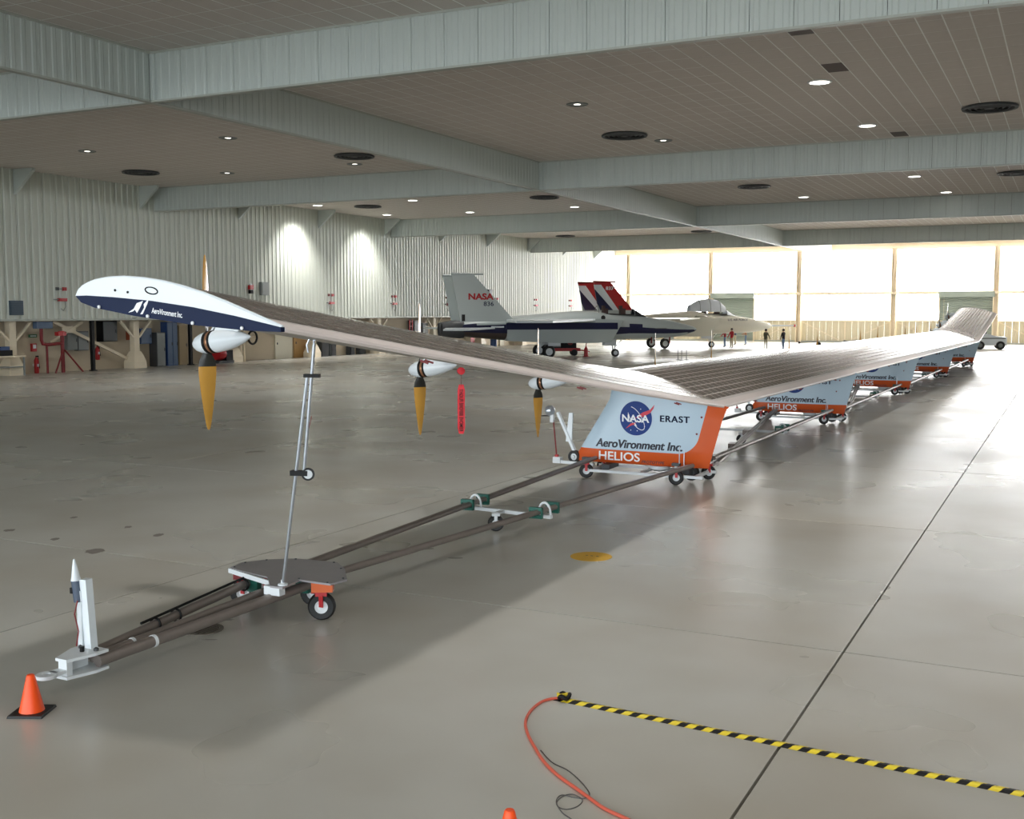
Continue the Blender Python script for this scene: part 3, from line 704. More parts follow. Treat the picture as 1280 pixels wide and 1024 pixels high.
def pod_dolly(k):
    y = 20 + PS * k * math.cos(PHI); x0 = PS * k * math.sin(PHI)
    words = ['nearest the support cart', 'second along the wing from the support cart', 'under the middle pod of the wing', 'fourth along the wing from the support cart', 'last before the white tug']
    t = thing('pod_dolly', 'white wheeled dolly carrying a pod, ' + words[k], 'dolly', (x0, y, 0), group='pod dollies')
    f = MB()
    for yy in (-.42, .42): f.bar((-8.35, yy, .15), (-5.95, yy, .15), .07, .05)
    for xx in (-8.2, -7.2, -6.1): f.bar((xx, -.45, .15), (xx, .45, .15), .06, .05)
    f.build('frame', WHITEM, t)
    for xx in (-7.95, -6.35): MB().box((xx, 0, .21), (.16, .5, .09)).build('cradle', DGREY, t)
    for xx, yy in ((-8.27, -.44), (-6.44, -.50), (-8.27, .46), (-6.1, .42)):
        caster(t, xx, yy, r=.14, zt=.30, fork=RED, wd=.08, steer=-PI / 2 + .5 + .15 * math.sin(xx * 7))
        MB().tube((xx, yy, .28), (xx, yy, .38), .03).build('post', WHITEM, t, 40)
        MB().box((xx, yy, .38), (.15, .10, .05)).build('tube_clamp', GREEN if k else DGREY, t)
    MB().tube((-6.38, -.50, .3), (-6.38, -.50, .72), .010).build('pin', ALU, t)
    # front arm with jack head and rod
    MB().bar((-8.3, 0, .2), (-9.1, 0, .22), .08, .06).build('nose_bar', WHITEM, t)
    MB().box((-9.08, 0, .25), (.16, .14, .12)).build('rod_foot', WHITEM, t)
    MB().box((-9.10, 0, .33), (.06, .06, .05)).build('rod_knuckle', RED, t)
    MB().tube((-9.10, 0, .3), (-9.19, 0, 1.16), .014).build('rod', DRED, t, 40)
    MB().bar((-8.68, .05, .33), (-9.10, .05, 1.2), .09, .05).build('arm', WHITE, t)
    MB().prism([(-8.93, .05, .62), (-8.86, .05, 1.2), (-8.78, .05, 1.2), (-8.80, .05, .62)], (0, .04, 0)).build('fairing', WHITE, t)
    MB().lathe((-9.33, 0, 1.22), (1, 0, .15), [(.03, 0), (.09, .01), (.11, .06), (.10, .13), (.05, .17), (.02, .18)], 16).build('jack_head', ALU, t, 40)
    MB().box((-9.2, 0, 1.08), (.07, .08, .16)).build('jack_body', WHITEM, t)
    MB().tube((-9.46, 0, 1.12), (-9.2, 0, 1.13), .012).build('jack_pin', BLACKP, t)
    return t
for k in range(5): pod_dolly(k)
def gap_rails(k):
    o = Vector((PS * k * math.sin(PHI), 20 + PS * k * math.cos(PHI), 0)); q = Vector((PS * math.sin(PHI), PS * math.cos(PHI), 0))
    names = ['first and second', 'second and third', 'third and fourth', 'fourth and fifth']
    T = thing('link_rails', 'brown steel tube rails linking the %s pods from the support cart' % names[k], 'rails', group='rails between the pods')
    for a, b in (((-8.2, .5, .40), (-8.2, -.45, .40)), ((-6.05, .45, .40), (-6.25, -.5, .40))):
        rail(T, o + Vector(a), o + q + Vector(b))
    rail(T, o + Vector((-5.98, .45, .30)), o + q + Vector((-7.75, -.9, .37)))
    clamp_bar(T, o + Vector((-8.2, 6.6, .40)), o + Vector((-6.13, 6.6, .40)), .55)
    for f, xx in ((.25, -5.98), (.5, -5.98)):
        p = o + Vector((-5.98 + (-7.75 + 5.98) * f, .45 + (PS - 1.35) * f, .33)); MB().box(p, (.15, .36, .11), rz=.15).build('joint_sleeve', STEEL, T)
for k in range(4): gap_rails(k)

# warning streamers hanging below the wing
def streamer(px0, py0, X, ztop, n=0):
    p = Vector((px0, py0, ztop)); t = thing('warning_streamer', 'red cloth warning streamer with black lettering hanging under the wing', 'streamer', p)
    MB().tube((0, 0, 0), (0, 0, -.20), .004, n=6).build('cord', DRED, t)
    MB().lathe((0, 0, 0), (1, -1, 0), [(.01, -.03), (.05, -.02), (.05, .02), (.01, .03)], 12).build('knot', TAGR, t)
    e = Vector((.83, .56, 0)); L_ = .66
    r = MB(); rows = []
    for i in range(9):
        z = -.18 - L_ * i / 8; wv = .012 * math.sin(i * 1.3); hw = .048 if 0 < i < 8 else .03
        rows.append([e * -hw + Vector((.56 * wv, -.83 * wv, z)), e * hw + Vector((.56 * wv, -.83 * wv, z)), e * hw + Vector((.56 * wv + .002, -.83 * wv + .003, z)), e * -hw + Vector((.56 * wv + .002, -.83 * wv + .003, z))])
    ro = r.loft(rows).build('ribbon', TAGR, t)
    def fn(x, z):   # written along the ribbon
        return e * (z - .025) * -1 * -1 + Vector((.010, -.016, -.80 + x))
    lettering('lettering', 'REMOVE BEFORE FLIGHT', BLACKP, t, fn, width=.56, height=.05, bold=.02)
streamer(-7.2, 12.75, 0, 2.42)

# ================================================================== foreground floor items
def cone(loc, label):
    t = thing('traffic_cone', label, 'cone', loc, .45)
    MB().loft([[(-.14, -.14, 0), (.14, -.14, 0), (.14, .14, 0), (-.14, .14, 0)], [(-.135, -.135, .02), (.135, -.135, .02), (.135, .135, .02), (-.135, .135, .02)]]).build('base', BLACK, t)
    MB().lathe((0, 0, .018), (0, 0, 1), [(.098, 0), (.095, .012), (.032, .285), (.026, .295), (.018, .296)], 28).build('cone_body', CONE, t, 50)
    return t
cone(onz(40, 891), 'orange traffic cone on black base beside the towing hitch')
cone(onz(637, 1013, .31) - Vector((0, 0, .31)), 'orange traffic cone of which only the tip shows beside orange cord')
# hazard strip
a, b_ = onz(699, 874), onz(1280, 993); d = (b_ - a).normalized(); nrm = Vector((-d.y, d.x, 0)); L_ = (b_ - a).length + 2.4
ts = thing('hazard_tape', 'black and yellow striped floor tape strip covering a cord', 'tape', a)
prof = [(-.055, .001), (-.03, .006), (-.012, .014), (.012, .014), (.03, .006), (.055, .001)]
yb, bb = MB(), MB(); k = 0; x = 0; sk = .06
while x < L_:
    ln = .068; tgt = yb if k % 2 else bb
    r0 = [d * (x + sk * q / .055 * .5) + nrm * q + Vector((0, 0, h)) for q, h in prof]; r1 = [p + d * ln for p in r0]
    tgt.loft([r0, r1], closed=False); x += ln; k += 1
yb.build('yellow_stripes', YEL, ts); bb.build('black_stripes', BLACKP, ts)
kn = MB(); kn.path([d * (.05 + .04 * math.cos(t)) + nrm * (.05 * math.sin(t)) + Vector((0, 0, .035 + .012 * math.sin(3 * t))) for t in [2 * PI * q / 20 for q in range(21)]], .018, 8).build('tape_knot', BLACKP, ts, 50)
MB().box(d * .03 + nrm * .01 + Vector((0, 0, .04)), (.10, .05, .02), rz=.5).build('tape_tail', YEL, ts)
def smooth_path(P, n=6):
    out = []
    for i in range(len(P) - 1):
        p0, p1, p2, p3 = P[max(i - 1, 0)], P[i], P[i + 1], P[min(i + 2, len(P) - 1)]
        for q in range(n):
            t = q / n; out.append(.5 * ((2 * p1) + (p2 - p0) * t + (2 * p0 - 5 * p1 + 4 * p2 - p3) * t * t + (3 * p1 - p0 - 3 * p2 + p3) * t ** 3))
    return out + [P[-1]]
P = [onz(*q, .012) for q in [(706, 874), (694, 873), (678, 877), (664, 888), (657, 902), (660, 918), (669, 935), (680, 952), (697, 969), (718, 984), (736, 997), (756, 1011), (786, 1025), (830, 1048)]]
tag(MB().path(smooth_path(P), .012, 8).build('power_cord', CORD, None, 60), 'orange power cord curling away from the striped tape', 'cord')
P = [onz(*q, .005) for q in [(676, 938), (690, 953), (708, 962), (722, 973), (732, 984), (737, 993), (731, 998), (718, 997), (703, 994), (696, 999), (697, 1008), (708, 1012), (722, 1008), (728, 1000), (716, 993), (703, 996), (696, 1004), (703, 1016), (714, 1024), (726, 1034)]]
tag(MB().path(smooth_path(P), .0035, 6).build('thin_wire', WIRE, None, 60), 'thin grey wire looped beside the orange cord', 'wire')
# floor covers and stains
c = onz(253, 787)
t = thing('drain_cover', 'rusty round iron drain cover set in the floor under the tow tubes', 'drain', (c.x, c.y, 0))
MB().lathe((0, 0, 0), (0, 0, 1), [(.17, 0), (.21, 0), (.21, .008), (.17, .008), (.17, 0)], 32, cap=False).build('ring', IRON, t)
MB().lathe((0, 0, 0), (0, 0, 1), [(.005, 0), (.165, 0), (.165, .004), (.005, .004)], 32).build('plate', JOINT, t)
for k in range(-3, 4): MB().box((k * .044, 0, .005), (.024, 2 * math.sqrt(max(.0, .16 ** 2 - (k * .044) ** 2)), .008)).build('grate_bar', IRON, t)
c = (onz(712, 695) + onz(766, 697)) / 2
t = thing('floor_cover', 'yellow painted round access cover in the concrete floor', 'floor cover', (c.x, c.y, 0))
MB().lathe((0, 0, 0), (0, 0, 1), [(.005, 0), (.27, 0), (.275, .003), (.27, .006), (.005, .006)], 36).build('disc', YELF, t)
for x in (-.07, .0, .08): MB().box((x, .02, .007), (.03, .015, .004)).build('keyhole', DGREY, t)
def stain(px, py, rx, ry, sd):
    rnd = random.Random(sd); c = onz(px, py); n = 18
    pts = [(rx * math.cos(t) * rnd.uniform(.75, 1.2), ry * math.sin(t) * rnd.uniform(.75, 1.2), 0) for t in [2 * PI * k / n for k in range(n)]]
    o = MB().prism(pts, (0, 0, .0015)).build('floor_stain', STAIN, flo); o.location = (c.x, c.y, .0); o.rotation_euler = (0, 0, .5)
for i, q in enumerate([(119, 689, .12, .16), (198, 669, .07, .12), (160, 659, .05, .09), (69, 674, .06, .09), (12, 663, .08, .10), (92, 647, .05, .08), (280, 775, .10, .03), (262, 800, .08, .02)]): stain(*q, i)

# ================================================================== jets
def jet(kind, loc, heading, label):
    t = thing('fighter_jet', label, 'jet', loc, heading)
    a836 = kind == 836
    TOPM, BAND, LOWM = (GREYAIR, NAVYD, GREYAIR) if a836 else (CREAMW, CREAMW, CREAMW)
    NX = 6.2                                     # nose wheel sits at the thing's origin; nose tip at x = +NX
    sec = [(0, .03, 1.97, 1.91), (.25, .20, 2.13, 1.73), (.8, .38, 2.30, 1.56), (1.6, .54, 2.48, 1.42), (2.6, .64, 2.66, 1.34), (3.6, .68, 2.80, 1.30), (4.4, .72, 2.93, 1.28), (5.4, .76, 3.0, 1.26), (6.6, .80, 3.05, 1.25), (7.6, .85, 3.22, 1.25), (8.6, 1.0, 3.28, 1.22), (9.8, 1.25, 3.22, 1.18), (11.5, 1.5, 3.08, 1.16), (13.5, 1.6, 2.92, 1.2), (15.2, 1.6, 2.78, 1.3), (16.6, 1.5, 2.66, 1.42), (17.6, 1.3, 2.52, 1.55)]
    n = 24; rings = []
    for d_, hw, zt_, zb_ in sec:
        zc = (zt_ + zb_) / 2; hh = (zt_ - zb_) / 2; ex = .95 if d_ < 6 else .72
        rings.append([(NX - d_, hw * math.copysign(abs(math.cos(q)) ** ex, math.cos(q)), zc + hh * math.copysign(abs(math.sin(q)) ** ex, math.sin(q))) for q in [2 * PI * k / n for k in range(n)]])
    def mf(i, j):
        z = (rings[i][j][2] + rings[i + 1][j][2]) / 2
        lo_, hi_ = (1.95, 2.42) if sec[i][0] > 6 else (1.74, 1.92 + .5 * min(1, sec[i][0] / 5))
        return 1 if lo_ < z < hi_ else (0 if z >= hi_ else (3 if sec[i][0] > 13 and a836 else 2))
    fu = MB().loft(rings, mf=mf).build('fuselage', [TOPM, BAND, LOWM, mat('aft_lower_brown', (86, 74, 68), .5)], t, 40)  # grey jet only: lower faces towards the tail are coloured darker brown
    for sg in (-1, 1):
        b = MB(); yi, yo = .72 * sg, 1.55 * sg
        def q4(x, x2, z0, z1, yo_): return [(NX - x2, yi, z0), (NX - x2, yo_, z0), (NX - x, yo_, z1), (NX - x, yi, z1)]
        b.loft([q4(6.1, 7.0, 1.1, 2.62, yo), q4(8.2, 8.2, 1.04, 2.72, yo * 1.05), q4(11, 11, 1.06, 2.74, yo * 1.08), q4(14.5, 14.5, 1.22, 2.70, yo * 1.06)], mf=lambda i, j: 0)
        b.build('intake', [LOWM], t, 30)
        MB().loft([[(NX - 6.12 - (.92 * (2.58 - z) / 1.45), y, z) for y, z in ((yi + .06 * sg, 1.16), (yo - .05 * sg, 1.16), (yo - .05 * sg, 2.55), (yi + .06 * sg, 2.55))], [(NX - 6.09 - (.92 * (2.58 - z) / 1.45), y, z) for y, z in ((yi + .06 * sg, 1.16), (yo - .05 * sg, 1.16), (yo - .05 * sg, 2.55), (yi + .06 * sg, 2.55))]]).build('intake_mouth', DARK, t)
        if a836:
            MB().box((NX - 10.6, sg * 1.69, 2.22), (8.0, .06, .46)).build('side_band', NAVYD, t)
        # wing, tailplane, fin: thin tapered solids
        def plank(name, pts, th, m_, par=t):
            top = [Vector(p) + Vector((0, 0, th / 2)) for p in pts]; bot = [Vector(p) - Vector((0, 0, th / 2)) for p in pts]
            b = MB(); b.loft([bot, top]); b.m[-1] = 0; b.m[-2] = 1
            return b.build(name, [m_, NAVYD if a836 else CREAMW], par)
        plank('wing', [(NX - 8.1, 1.5 * sg, 2.66), (NX - 12.6, 6.45 * sg, 2.56), (NX - 15.0, 6.5 * sg, 2.56), (NX - 14.6, 1.5 * sg, 2.62)], .14, WHITE if a836 else CREAMW)
        plank('tailplane', [(NX - 15.4, 1.75 * sg, 2.1), (NX - 17.7, 4.2 * sg, 2.02), (NX - 19.4, 4.25 * sg, 2.02), (NX - 18.8, 1.75 * sg, 2.08)], .10, WHITE if a836 else CREAMW)
        # fin built in bands
        y = 1.75 * sg; LEb, LEt, TEb, TEt = 14.0, 16.9, 17.8, 18.4; zb_, zt_ = 2.55, 5.75
        def fp(f, v): 
            a_ = LEb + (LEt - LEb) * v; c_ = TEb + (TEt - TEb) * v; return (NX - (a_ + (c_ - a_) * f), zb_ + (zt_ - zb_) * v)
        def fpiece(quad, m_, nm):
            MB().loft([[(x, y - .06, z) for x, z in quad], [(x, y + .06, z) for x, z in quad]]).build(nm, m_, t)
        if a836:
            fpiece([fp(0, 0), fp(1, 0), fp(1, 1), fp(0, 1)], GREYAIR, 'fin')
        else:
            fpiece([fp(0, 0), fp(1, 0), fp(1, .25), fp(0, .25)], GREYAIR, 'fin')
            fpiece([fp(0, .25), fp(.42, .25), fp(.62, .92), fp(0, .92)], RED, 'fin_stripe')
            fpiece([fp(.42, .25), fp(.58, .25), fp(1, .80), fp(1, .92), fp(.62, .92)], WHITE, 'fin_stripe')
            fpiece([fp(.58, .25), fp(.95, .25), fp(1, .42), fp(1, .80)], NAVYD, 'fin_stripe')
            fpiece([fp(.95, .25), fp(1, .25), fp(1, .42)], GREYAIR, 'fin_stripe')
            fpiece([fp(0, .92), fp(1, .92), fp(1, 1), fp(0, 1)], RED, 'fin_stripe')
        MB().tube((NX - 16.2, y, 5.74), (NX - 18.4, y, 5.74), .05, .09).build('fin_pod', GREYAIR if a836 else DRED, t, 40)
        # engine nozzle
        MB().lathe((NX - 17.4, .72 * sg, 2.0), (-1, 0, 0), [(.58, 0), (.62, .3), (.56, .9), (.44, 1.5), (.40, 1.5), (.5, .9)], 24).build('nozzle', DGREY, t, 40)
        # main gear
        wx, wy = -5.3, 1.38 * sg
        MB().lathe((wx, wy - .14, .45), (0, 1, 0), [(.25, 0), (.40, 0), (.45, .07), (.45, .21), (.40, .28), (.25, .28), (.25, 0)], 26, cap=False).build('main_wheel', BLACK, t, 40)
        MB().lathe((wx, wy - .15, .45), (0, 1, 0), [(.02, .03), (.09, .0), (.12, .05), (.23, .03), (.255, .02), (.255, .28), (.02, .3)], 22).build('wheel_hub', WHITEM, t, 40)
        MB().tube((wx, wy - .2 * sg, .45), (wx + .15, wy - .25 * sg, 1.4), .07).bar((wx + .9, wy - .25 * sg, 1.35), (wx + .05, wy - .22 * sg, .7), .06, .06).build('gear_leg', WHITEM, t, 40)
        MB().box((wx + .35, wy + .15 * sg, 1.1), (.9, .04, .5)).build('gear_door', WHITEM, t)
    MB().lathe((0, -.09, .29), (0, 1, 0), [(.15, 0), (.25, 0), (.29, .05), (.29, .13), (.25, .18), (.15, .18), (.15, 0)], 24, cap=False).build('nose_wheel', BLACK, t, 40)
    MB().lathe((0, -.10, .29), (0, 1, 0), [(.02, .02), (.06, .0), (.14, .03), (.16, 0), (.16, .2), (.02, .2)], 20).build('wheel_hub', WHITEM, t, 40)
    MB().tube((0, .0, .3), (-.1, 0, 1.4), .055).bar((.0, 0, .7), (.65, 0, 1.4), .05, .05).bar((-.15, .06, .5), (-.3, .06, 1.3), .12, .02).build('gear_leg', WHITEM, t, 40)
    MB().box((-.45, .25, 1.05), (.9, .03, .5)).box((-.45, -.25, 1.05), (.9, .03, .5)).build('gear_door', WHITEM, t)
    # cockpit
    MB().prism([(NX - 4.9, -.42, 2.95), (NX - 7.7, -.46, 3.02), (NX - 7.7, .46, 3.02), (NX - 4.9, .42, 2.95)], (0, 0, .09)).build('cockpit_sill', DARK, t)
    for sx in (5.6, 6.9):
        MB().box((NX - sx - .1, 0, 3.2), (.35, .46, .5)).box((NX - sx - .22, 0, 3.5), (.18, .36, .3)).build('ejection_seat', mat('seat_dark', (70, 52, 48), .7), t)
    ws = [[(NX - 4.1, 0, 2.88), (NX - 4.25, -.3, 2.84), (NX - 4.25, .3, 2.84)], ]
    w1 = [(NX - 4.9, .46 * math.cos(q), 2.92 + .52 * math.sin(q)) for q in [PI * k / 10 for k in range(11)]]
    MB().loft([[(NX - 3.9, .12 * math.cos(q), 2.84 + .03 * math.sin(q)) for q in [PI * k / 10 for k in range(11)]], w1], closed=False).build('windshield', GLASSD if a836 else CANVAS, t, 40)
    MB().path(w1, .03, 6).build('windshield_arch', GREYM, t, 40)
    if a836:
        MB().path([(NX - 7.6, .46 * math.cos(q), 3.0 + .62 * math.sin(q)) for q in [PI * k / 10 for k in range(11)]], .025, 6).build('canopy_arch', GREYM, t, 40)
        lettering('lettering', 'NASA', RED, t, lambda x, z: (NX - 17.25 + x, -1.82, 4.02 + z), width=1.75, height=.44, bold=.04)
        lettering('lettering', '836', NAVYD, t, lambda x, z: (NX - 16.2 + x, -1.82, 3.60 + z), width=.70, height=.30, bold=.015)
        MB().box((NX - 17.6, -1.84, 2.8), (.22, .02, .45)).build('fin_panel', DARK, t)
        MB().lathe((NX - 7.4, -.86, 2.80), (0, -1, 0), [(.16, 0), (.16, .03), (.01, .03)], 16).build('vent_hole', DARK, t)
        MB().box((NX - 3.2, -.66, 2.03), (1.3, .02, .05)).build('name_strip', GREYM, t)
        MB().box((NX - 15.2, -1.66, 2.18), (.9, .02, .10)).build('name_strip', WHITE, t)
        for sx in (2.2, 3.6): MB().bar((NX - sx, -.35, 1.4), (NX - sx, -.36, .95), .06, .10).build('antenna', DRED, t)
    else:
        cs = []
        for x, h, w_ in ((5.0, .55, .46), (5.6, 1.02, .55), (6.6, 1.18, .58), (7.6, 1.02, .5), (8.5, .55, .4)):
            cs.append([(NX - x, w_ * math.cos(q), 3.12 + .12 * x / 8 + h * math.sin(q) ** .8 if math.sin(q) > 0 else 3.12 + .12 * x / 8) for q in [PI * k / 12 for k in range(13)]])
        MB().loft(cs, closed=False).build('canopy_cover', CANVAS, t, 40)
        for q in cs[1:4]: MB().path(q, .02, 6).build('canopy_frame', GREYM, t, 40)
        MB().tube((NX, 0, 1.94), (NX + 2.6, 0, 1.94), .09, .05).build('nose_boom', WHITE, t, 40)
        MB().lathe((NX + 2.3, 0, 1.94), (1, 0, 0), [(.06, 0), (.12, .02), (.12, .12), (.06, .14)], 12).build('boom_guard', RED, t, 40)
        lettering('lettering', 'U.S. AIR FORCE', GREYL, t, lambda x, z: (NX - 5.0 + x, -.80, 2.40 + z), width=2.0, height=.20, bold=.02)
        lettering('lettering', '837', WHITEL, t, lambda x, z: (NX - 17.3 + x, -1.82, 5.05 + z), width=.75, height=.30, bold=.03)
        em = MB().lathe((NX - 6.5, -.80, 2.20), (0, -1, 0), [(.26, 0), (.26, .03), (.005, .03)], 24).build('star_roundel', NAVYD, t)
        P = [((.22 if k % 2 == 0 else .09) * math.cos(PI / 2 + k * PI / 5), (.22 if k % 2 == 0 else .09) * math.sin(PI / 2 + k * PI / 5)) for k in range(10)]
        MB().prism([(NX - 6.5 + x, -.838, 2.2 + z) for x, z in P], (0, -.004, 0)).build('star', WHITEL, t)
        for sx in (-1, 1): MB().box((NX - 6.5 + sx * .36, -.82, 2.2), (.2, .02, .14)).build('roundel_bar', WHITEL, t)
        for sg in (-1, 1):
            MB().prism([(NX - 6.9, .95 * sg, 2.72), (NX - 8.1, 2.2 * sg, 2.85), (NX - 8.9, 2.2 * sg, 2.85), (NX - 8.4, .95 * sg, 2.72)], (0, 0, .07)).build('foreplane', CREAMW, t)
    return t
p = onz(769, 446); jet(836, (p.x, p.y, 0), math.radians(40), 'grey jet with navy side band and NASA 836 on its tail')
p = onz(889, 434.6); jet(837, (p.x, p.y, 0), math.radians(45), 'cream jet with red white and blue tail and U.S. AIR FORCE lettering')

# ================================================================== people (small, far off)
def person(px, py, heading, shirt, trousers, label, arm=(0, 0), h=1.76, hair=HAIR, bend=0):
    p = onz(px, py); t = thing('person', label, 'person', (p.x, p.y, 0), heading)
    k = h / 1.76
    V = [(0, 0, .95), (0, 0, 1.15), (0, .01, 1.38), (0, .01, 1.50), (0, .03, 1.60), (0, .03, 1.70),
         (-.09, 0, .90), (-.10, .02, .50), (-.11, -.02, .09), (-.11, .13, .04),
         (.09, 0, .90), (.10, .03, .50), (.11, .0, .09), (.11, .15, .04)]
    E_ = [(0, 1), (1, 2), (2, 3), (3, 4), (4, 5), (0, 6), (6, 7), (7, 8), (8, 9), (0, 10), (10, 11), (11, 12), (12, 13)]
    Rr = [(.15, .11), (.14, .10), (.17, .11), (.055, .055), (.085, .10), (.06, .07), (.085, .09), (.065, .065), (.045, .05), (.04, .03), (.085, .09), (.065, .065), (.045, .05), (.04, .03)]
    for sg, a in ((-1, arm[0]), (1, arm[1])):
        b0 = len(V); sh = (.19 * sg, .0, 1.40)
        el = (.26 * sg, .04 + .20 * math.sin(a), 1.40 - .28 * math.cos(a)); wr = (.22 * sg, el[1] + .23 * math.sin(min(a * 2.2, 2.2)) + .03, el[2] - .24 * math.cos(min(a * 2.2, 2.2)))
        hd = tuple(w_ + (w_ - e_) * .38 for w_, e_ in zip(wr, el))
        V += [sh, el, wr, hd]; E_ += [(2, b0), (b0, b0 + 1), (b0 + 1, b0 + 2), (b0 + 2, b0 + 3)]; Rr += [(.065, .065), (.048, .048), (.035, .035), (.038, .03)]
    me = bpy.data.meshes.new('body'); me.from_pydata([tuple(c * k for c in v) for v in V], E_, [])
    o = bpy.data.objects.new('body', me); C.objects.link(o)
    m_ = o.modifiers.new('skin', 'SKIN'); 
    for sv, r in zip(me.skin_vertices[0].data, Rr): sv.radius = (r[0] * k, r[1] * k)
    me.skin_vertices[0].data[0].use_root = True
    sb = o.modifiers.new('sub', 'SUBSURF'); sb.levels = 1; sb.render_levels = 1
    dg = bpy.context.evaluated_depsgraph_get(); nm = bpy.data.meshes.new_from_object(o.evaluated_get(dg)); bpy.data.objects.remove(o)
    nm.materials.clear()
    for q in (SKIN, shirt, trousers, BLACKP): nm.materials.append(q)
    for f in nm.polygons:
        z = f.center.z / k; x = abs(f.center.x) / k; hand = x > .17 and (f.center - Vector((0, 0, 0))).length and any((f.center - Vector(V[i]) * k).length < .07 for i in (17, 21))
        f.material_index = 0 if (z > 1.49 or hand) else (1 if z > .93 or x > .2 and z > .6 else (2 if z > .085 else 3)); f.use_smooth = True
    link('body', nm, t)
    MB().lathe((0, .015 * k, 1.63 * k), (0, -.25, 1), [(.10 * k, -.03), (.108 * k, .02), (.10 * k, .08), (.06 * k, .13), (.004, .145)], 14).build('hair', hair, t, 60)
    return t
person(906, 434, 2.2, mat('maroon_shirt', (150, 44, 56), .8), DENIM, 'person in maroon jacket reaching up under the cream jet', (1.5, .4))
person(914.5, 435, 2.6, mat('red_shirt', (186, 44, 54), .8), KHAKI, 'person in bright red top beside the maroon jacket', (.2, .3))
person(919, 431, 1.5, mat('dark_blue_shirt', (58, 66, 92), .8), KHAKI, 'person in dark blue top and khaki trousers under the cream jet', (.9, .9))
person(932, 431, 2.0, mat('tan_shirt', (176, 130, 100), .8), DENIM, 'person in tan top and jeans under the cream jet nose', (.5, .2))
person(957, 437, -.4, mat('olive_shirt', (112, 108, 88), .8), KHAKI, 'person in olive top and khaki trousers standing in the open', (.3, .3))
person(979, 437, 1.2, mat('black_shirt', (40, 36, 44), .8), DENIM, 'person in black top and jeans standing below the nose boom', (.1, .2))

# ================================================================== far equipment
p = onz(1236, 437)
t = thing('tow_tug', 'white tow tug with black wheels parked behind the far wing tip', 'tug', (p.x, p.y + .6, 0), .15)
MB().prism([(-1.3, -.7, .35), (1.3, -.7, .35), (1.3, -.7, 1.05), (.4, -.7, 1.15), (-.2, -.7, 1.35), (-1.3, -.7, 1.35)], (0, 1.4, 0)).build('body', WHITE, t)
MB().box((-.75, 0, 1.62), (.9, 1.2, .55)).build('cab', GLASSD, t); MB().box((-.75, 0, 1.95), (1.1, 1.3, .1)).build('roof', WHITE, t)
for x in (-.8, .8):
    for y in (-.72, .72): 
        MB().lathe((x, y - .1, .36), (0, 1, 0), [(.18, 0), (.32, 0), (.36, .05), (.36, .15), (.32, .2), (.18, .2), (.18, 0)], 20, cap=False).build('wheel', BLACK, t, 40)
        MB().lathe((x, y - .11, .36), (0, 1, 0), [(.01, 0), (.18, .02), (.18, .2), (.01, .22)], 16).build('hub', GREYM, t, 40)
MB().box((0, -.71, .95), (2.4, .02, .10)).build('trim_stripe', GREYM, t)
for i, q in enumerate([(847.5, 450), (852, 450.5), (858, 450)]):
    p = onz(*q); t = thing('barrier_post', 'thin grey barrier post standing between the two jets', 'post', p, group='barrier posts between the jets')
    MB().tube((0, 0, 0), (0, 0, 1.05), .025).build('pole', GREYM, t); MB().lathe((0, 0, 0), (0, 0, 1), [(.16, 0), (.16, .02), (.03, .04)], 16).build('base', GREYM, t); MB().lathe((0, 0, 1.05), (0, 0, 1), [(.03, 0), (.035, .02), (.005, .04)], 10).build('cap', DGREY, t)
p = onz(700, 444.5)
t = thing('ground_power_cart', 'red and black ground equipment cart beneath the grey jet', 'cart', (p.x, p.y, 0), math.radians(30))
MB().box((0, 0, .45), (2.9, 1.1, .22)).build('chassis', RED, t); MB().box((-.1, 0, .95), (2.5, 1.0, .8)).build('housing', BLACKP, t)
MB().box((-.6, -.52, .70), (1.2, .03, .14)).build('label_strip', GREYM, t); MB().lathe((.7, -.51, 1.0), (0, -1, 0), [(.22, 0), (.22, .04), (.01, .05)], 18).build('gauge', DRED, t)
for x in (-1.0, 1.0):
    for y in (-.5, .5): MB().lathe((x, y - .08, .24), (0, 1, 0), [(.1, 0), (.22, 0), (.24, .04), (.24, .12), (.22, .16), (.1, .16)], 18).build('wheel', BLACK, t, 40)
MB().bar((1.4, 0, .42), (2.2, 0, .28), .08, .08).build('draw_bar', RED, t)
p = onz(732.5, 446); t = thing('fire_bottle', 'red standing bottle on the floor behind the ground cart', 'extinguisher', p)
MB().lathe((0, 0, 0), (0, 0, 1), [(.14, 0), (.15, .05), (.14, .55), (.06, .7), (.04, .78), (.01, .8)], 16).build('bottle', RED, t, 40); MB().tube((0, 0, .78), (.02, 0, 1.05), .03).build('valve', DRED, t); MB().lathe((0, 0, 0), (0, 0, 1), [(.24, 0), (.24, .03), (.1, .05)], 14).build('base', RED, t)
p = onz(576, 432); p = Vector((p.x, p.y, 0))
t = thing('aircraft_jack', 'red tripod aircraft jack under the grey jet tailplane', 'jack', p)
MB().tube((0, 0, .1), (0, 0, 2.0), .12, .09).build('column', DRED, t, 40); MB().tube((0, 0, 1.95), (0, 0, 2.15), .05).build('ram', ALU, t)
for a in (0.3, 2.4, 4.5): MB().tube((0, 0, 1.5), (.75 * math.cos(a), .75 * math.sin(a), .03), .035).build('leg', RED, t)
p = onz(617, 436); t = thing('blue_drum', 'blue drum on the floor under the grey jet wing', 'drum', (p.x, p.y, 0))
MB().lathe((0, 0, 0), (0, 0, 1), [(.28, 0), (.29, .02), (.29, .28), (.305, .3), (.29, .32), (.29, .58), (.305, .6), (.29, .62), (.29, .88), (.27, .9), (.01, .89)], 20).build('shell', BLUEM, t, 30); MB().lathe((.12, 0, .89), (0, 0, 1), [(.03, 0), (.03, .03), (.01, .03)], 8).build('bung', GREYM, t)
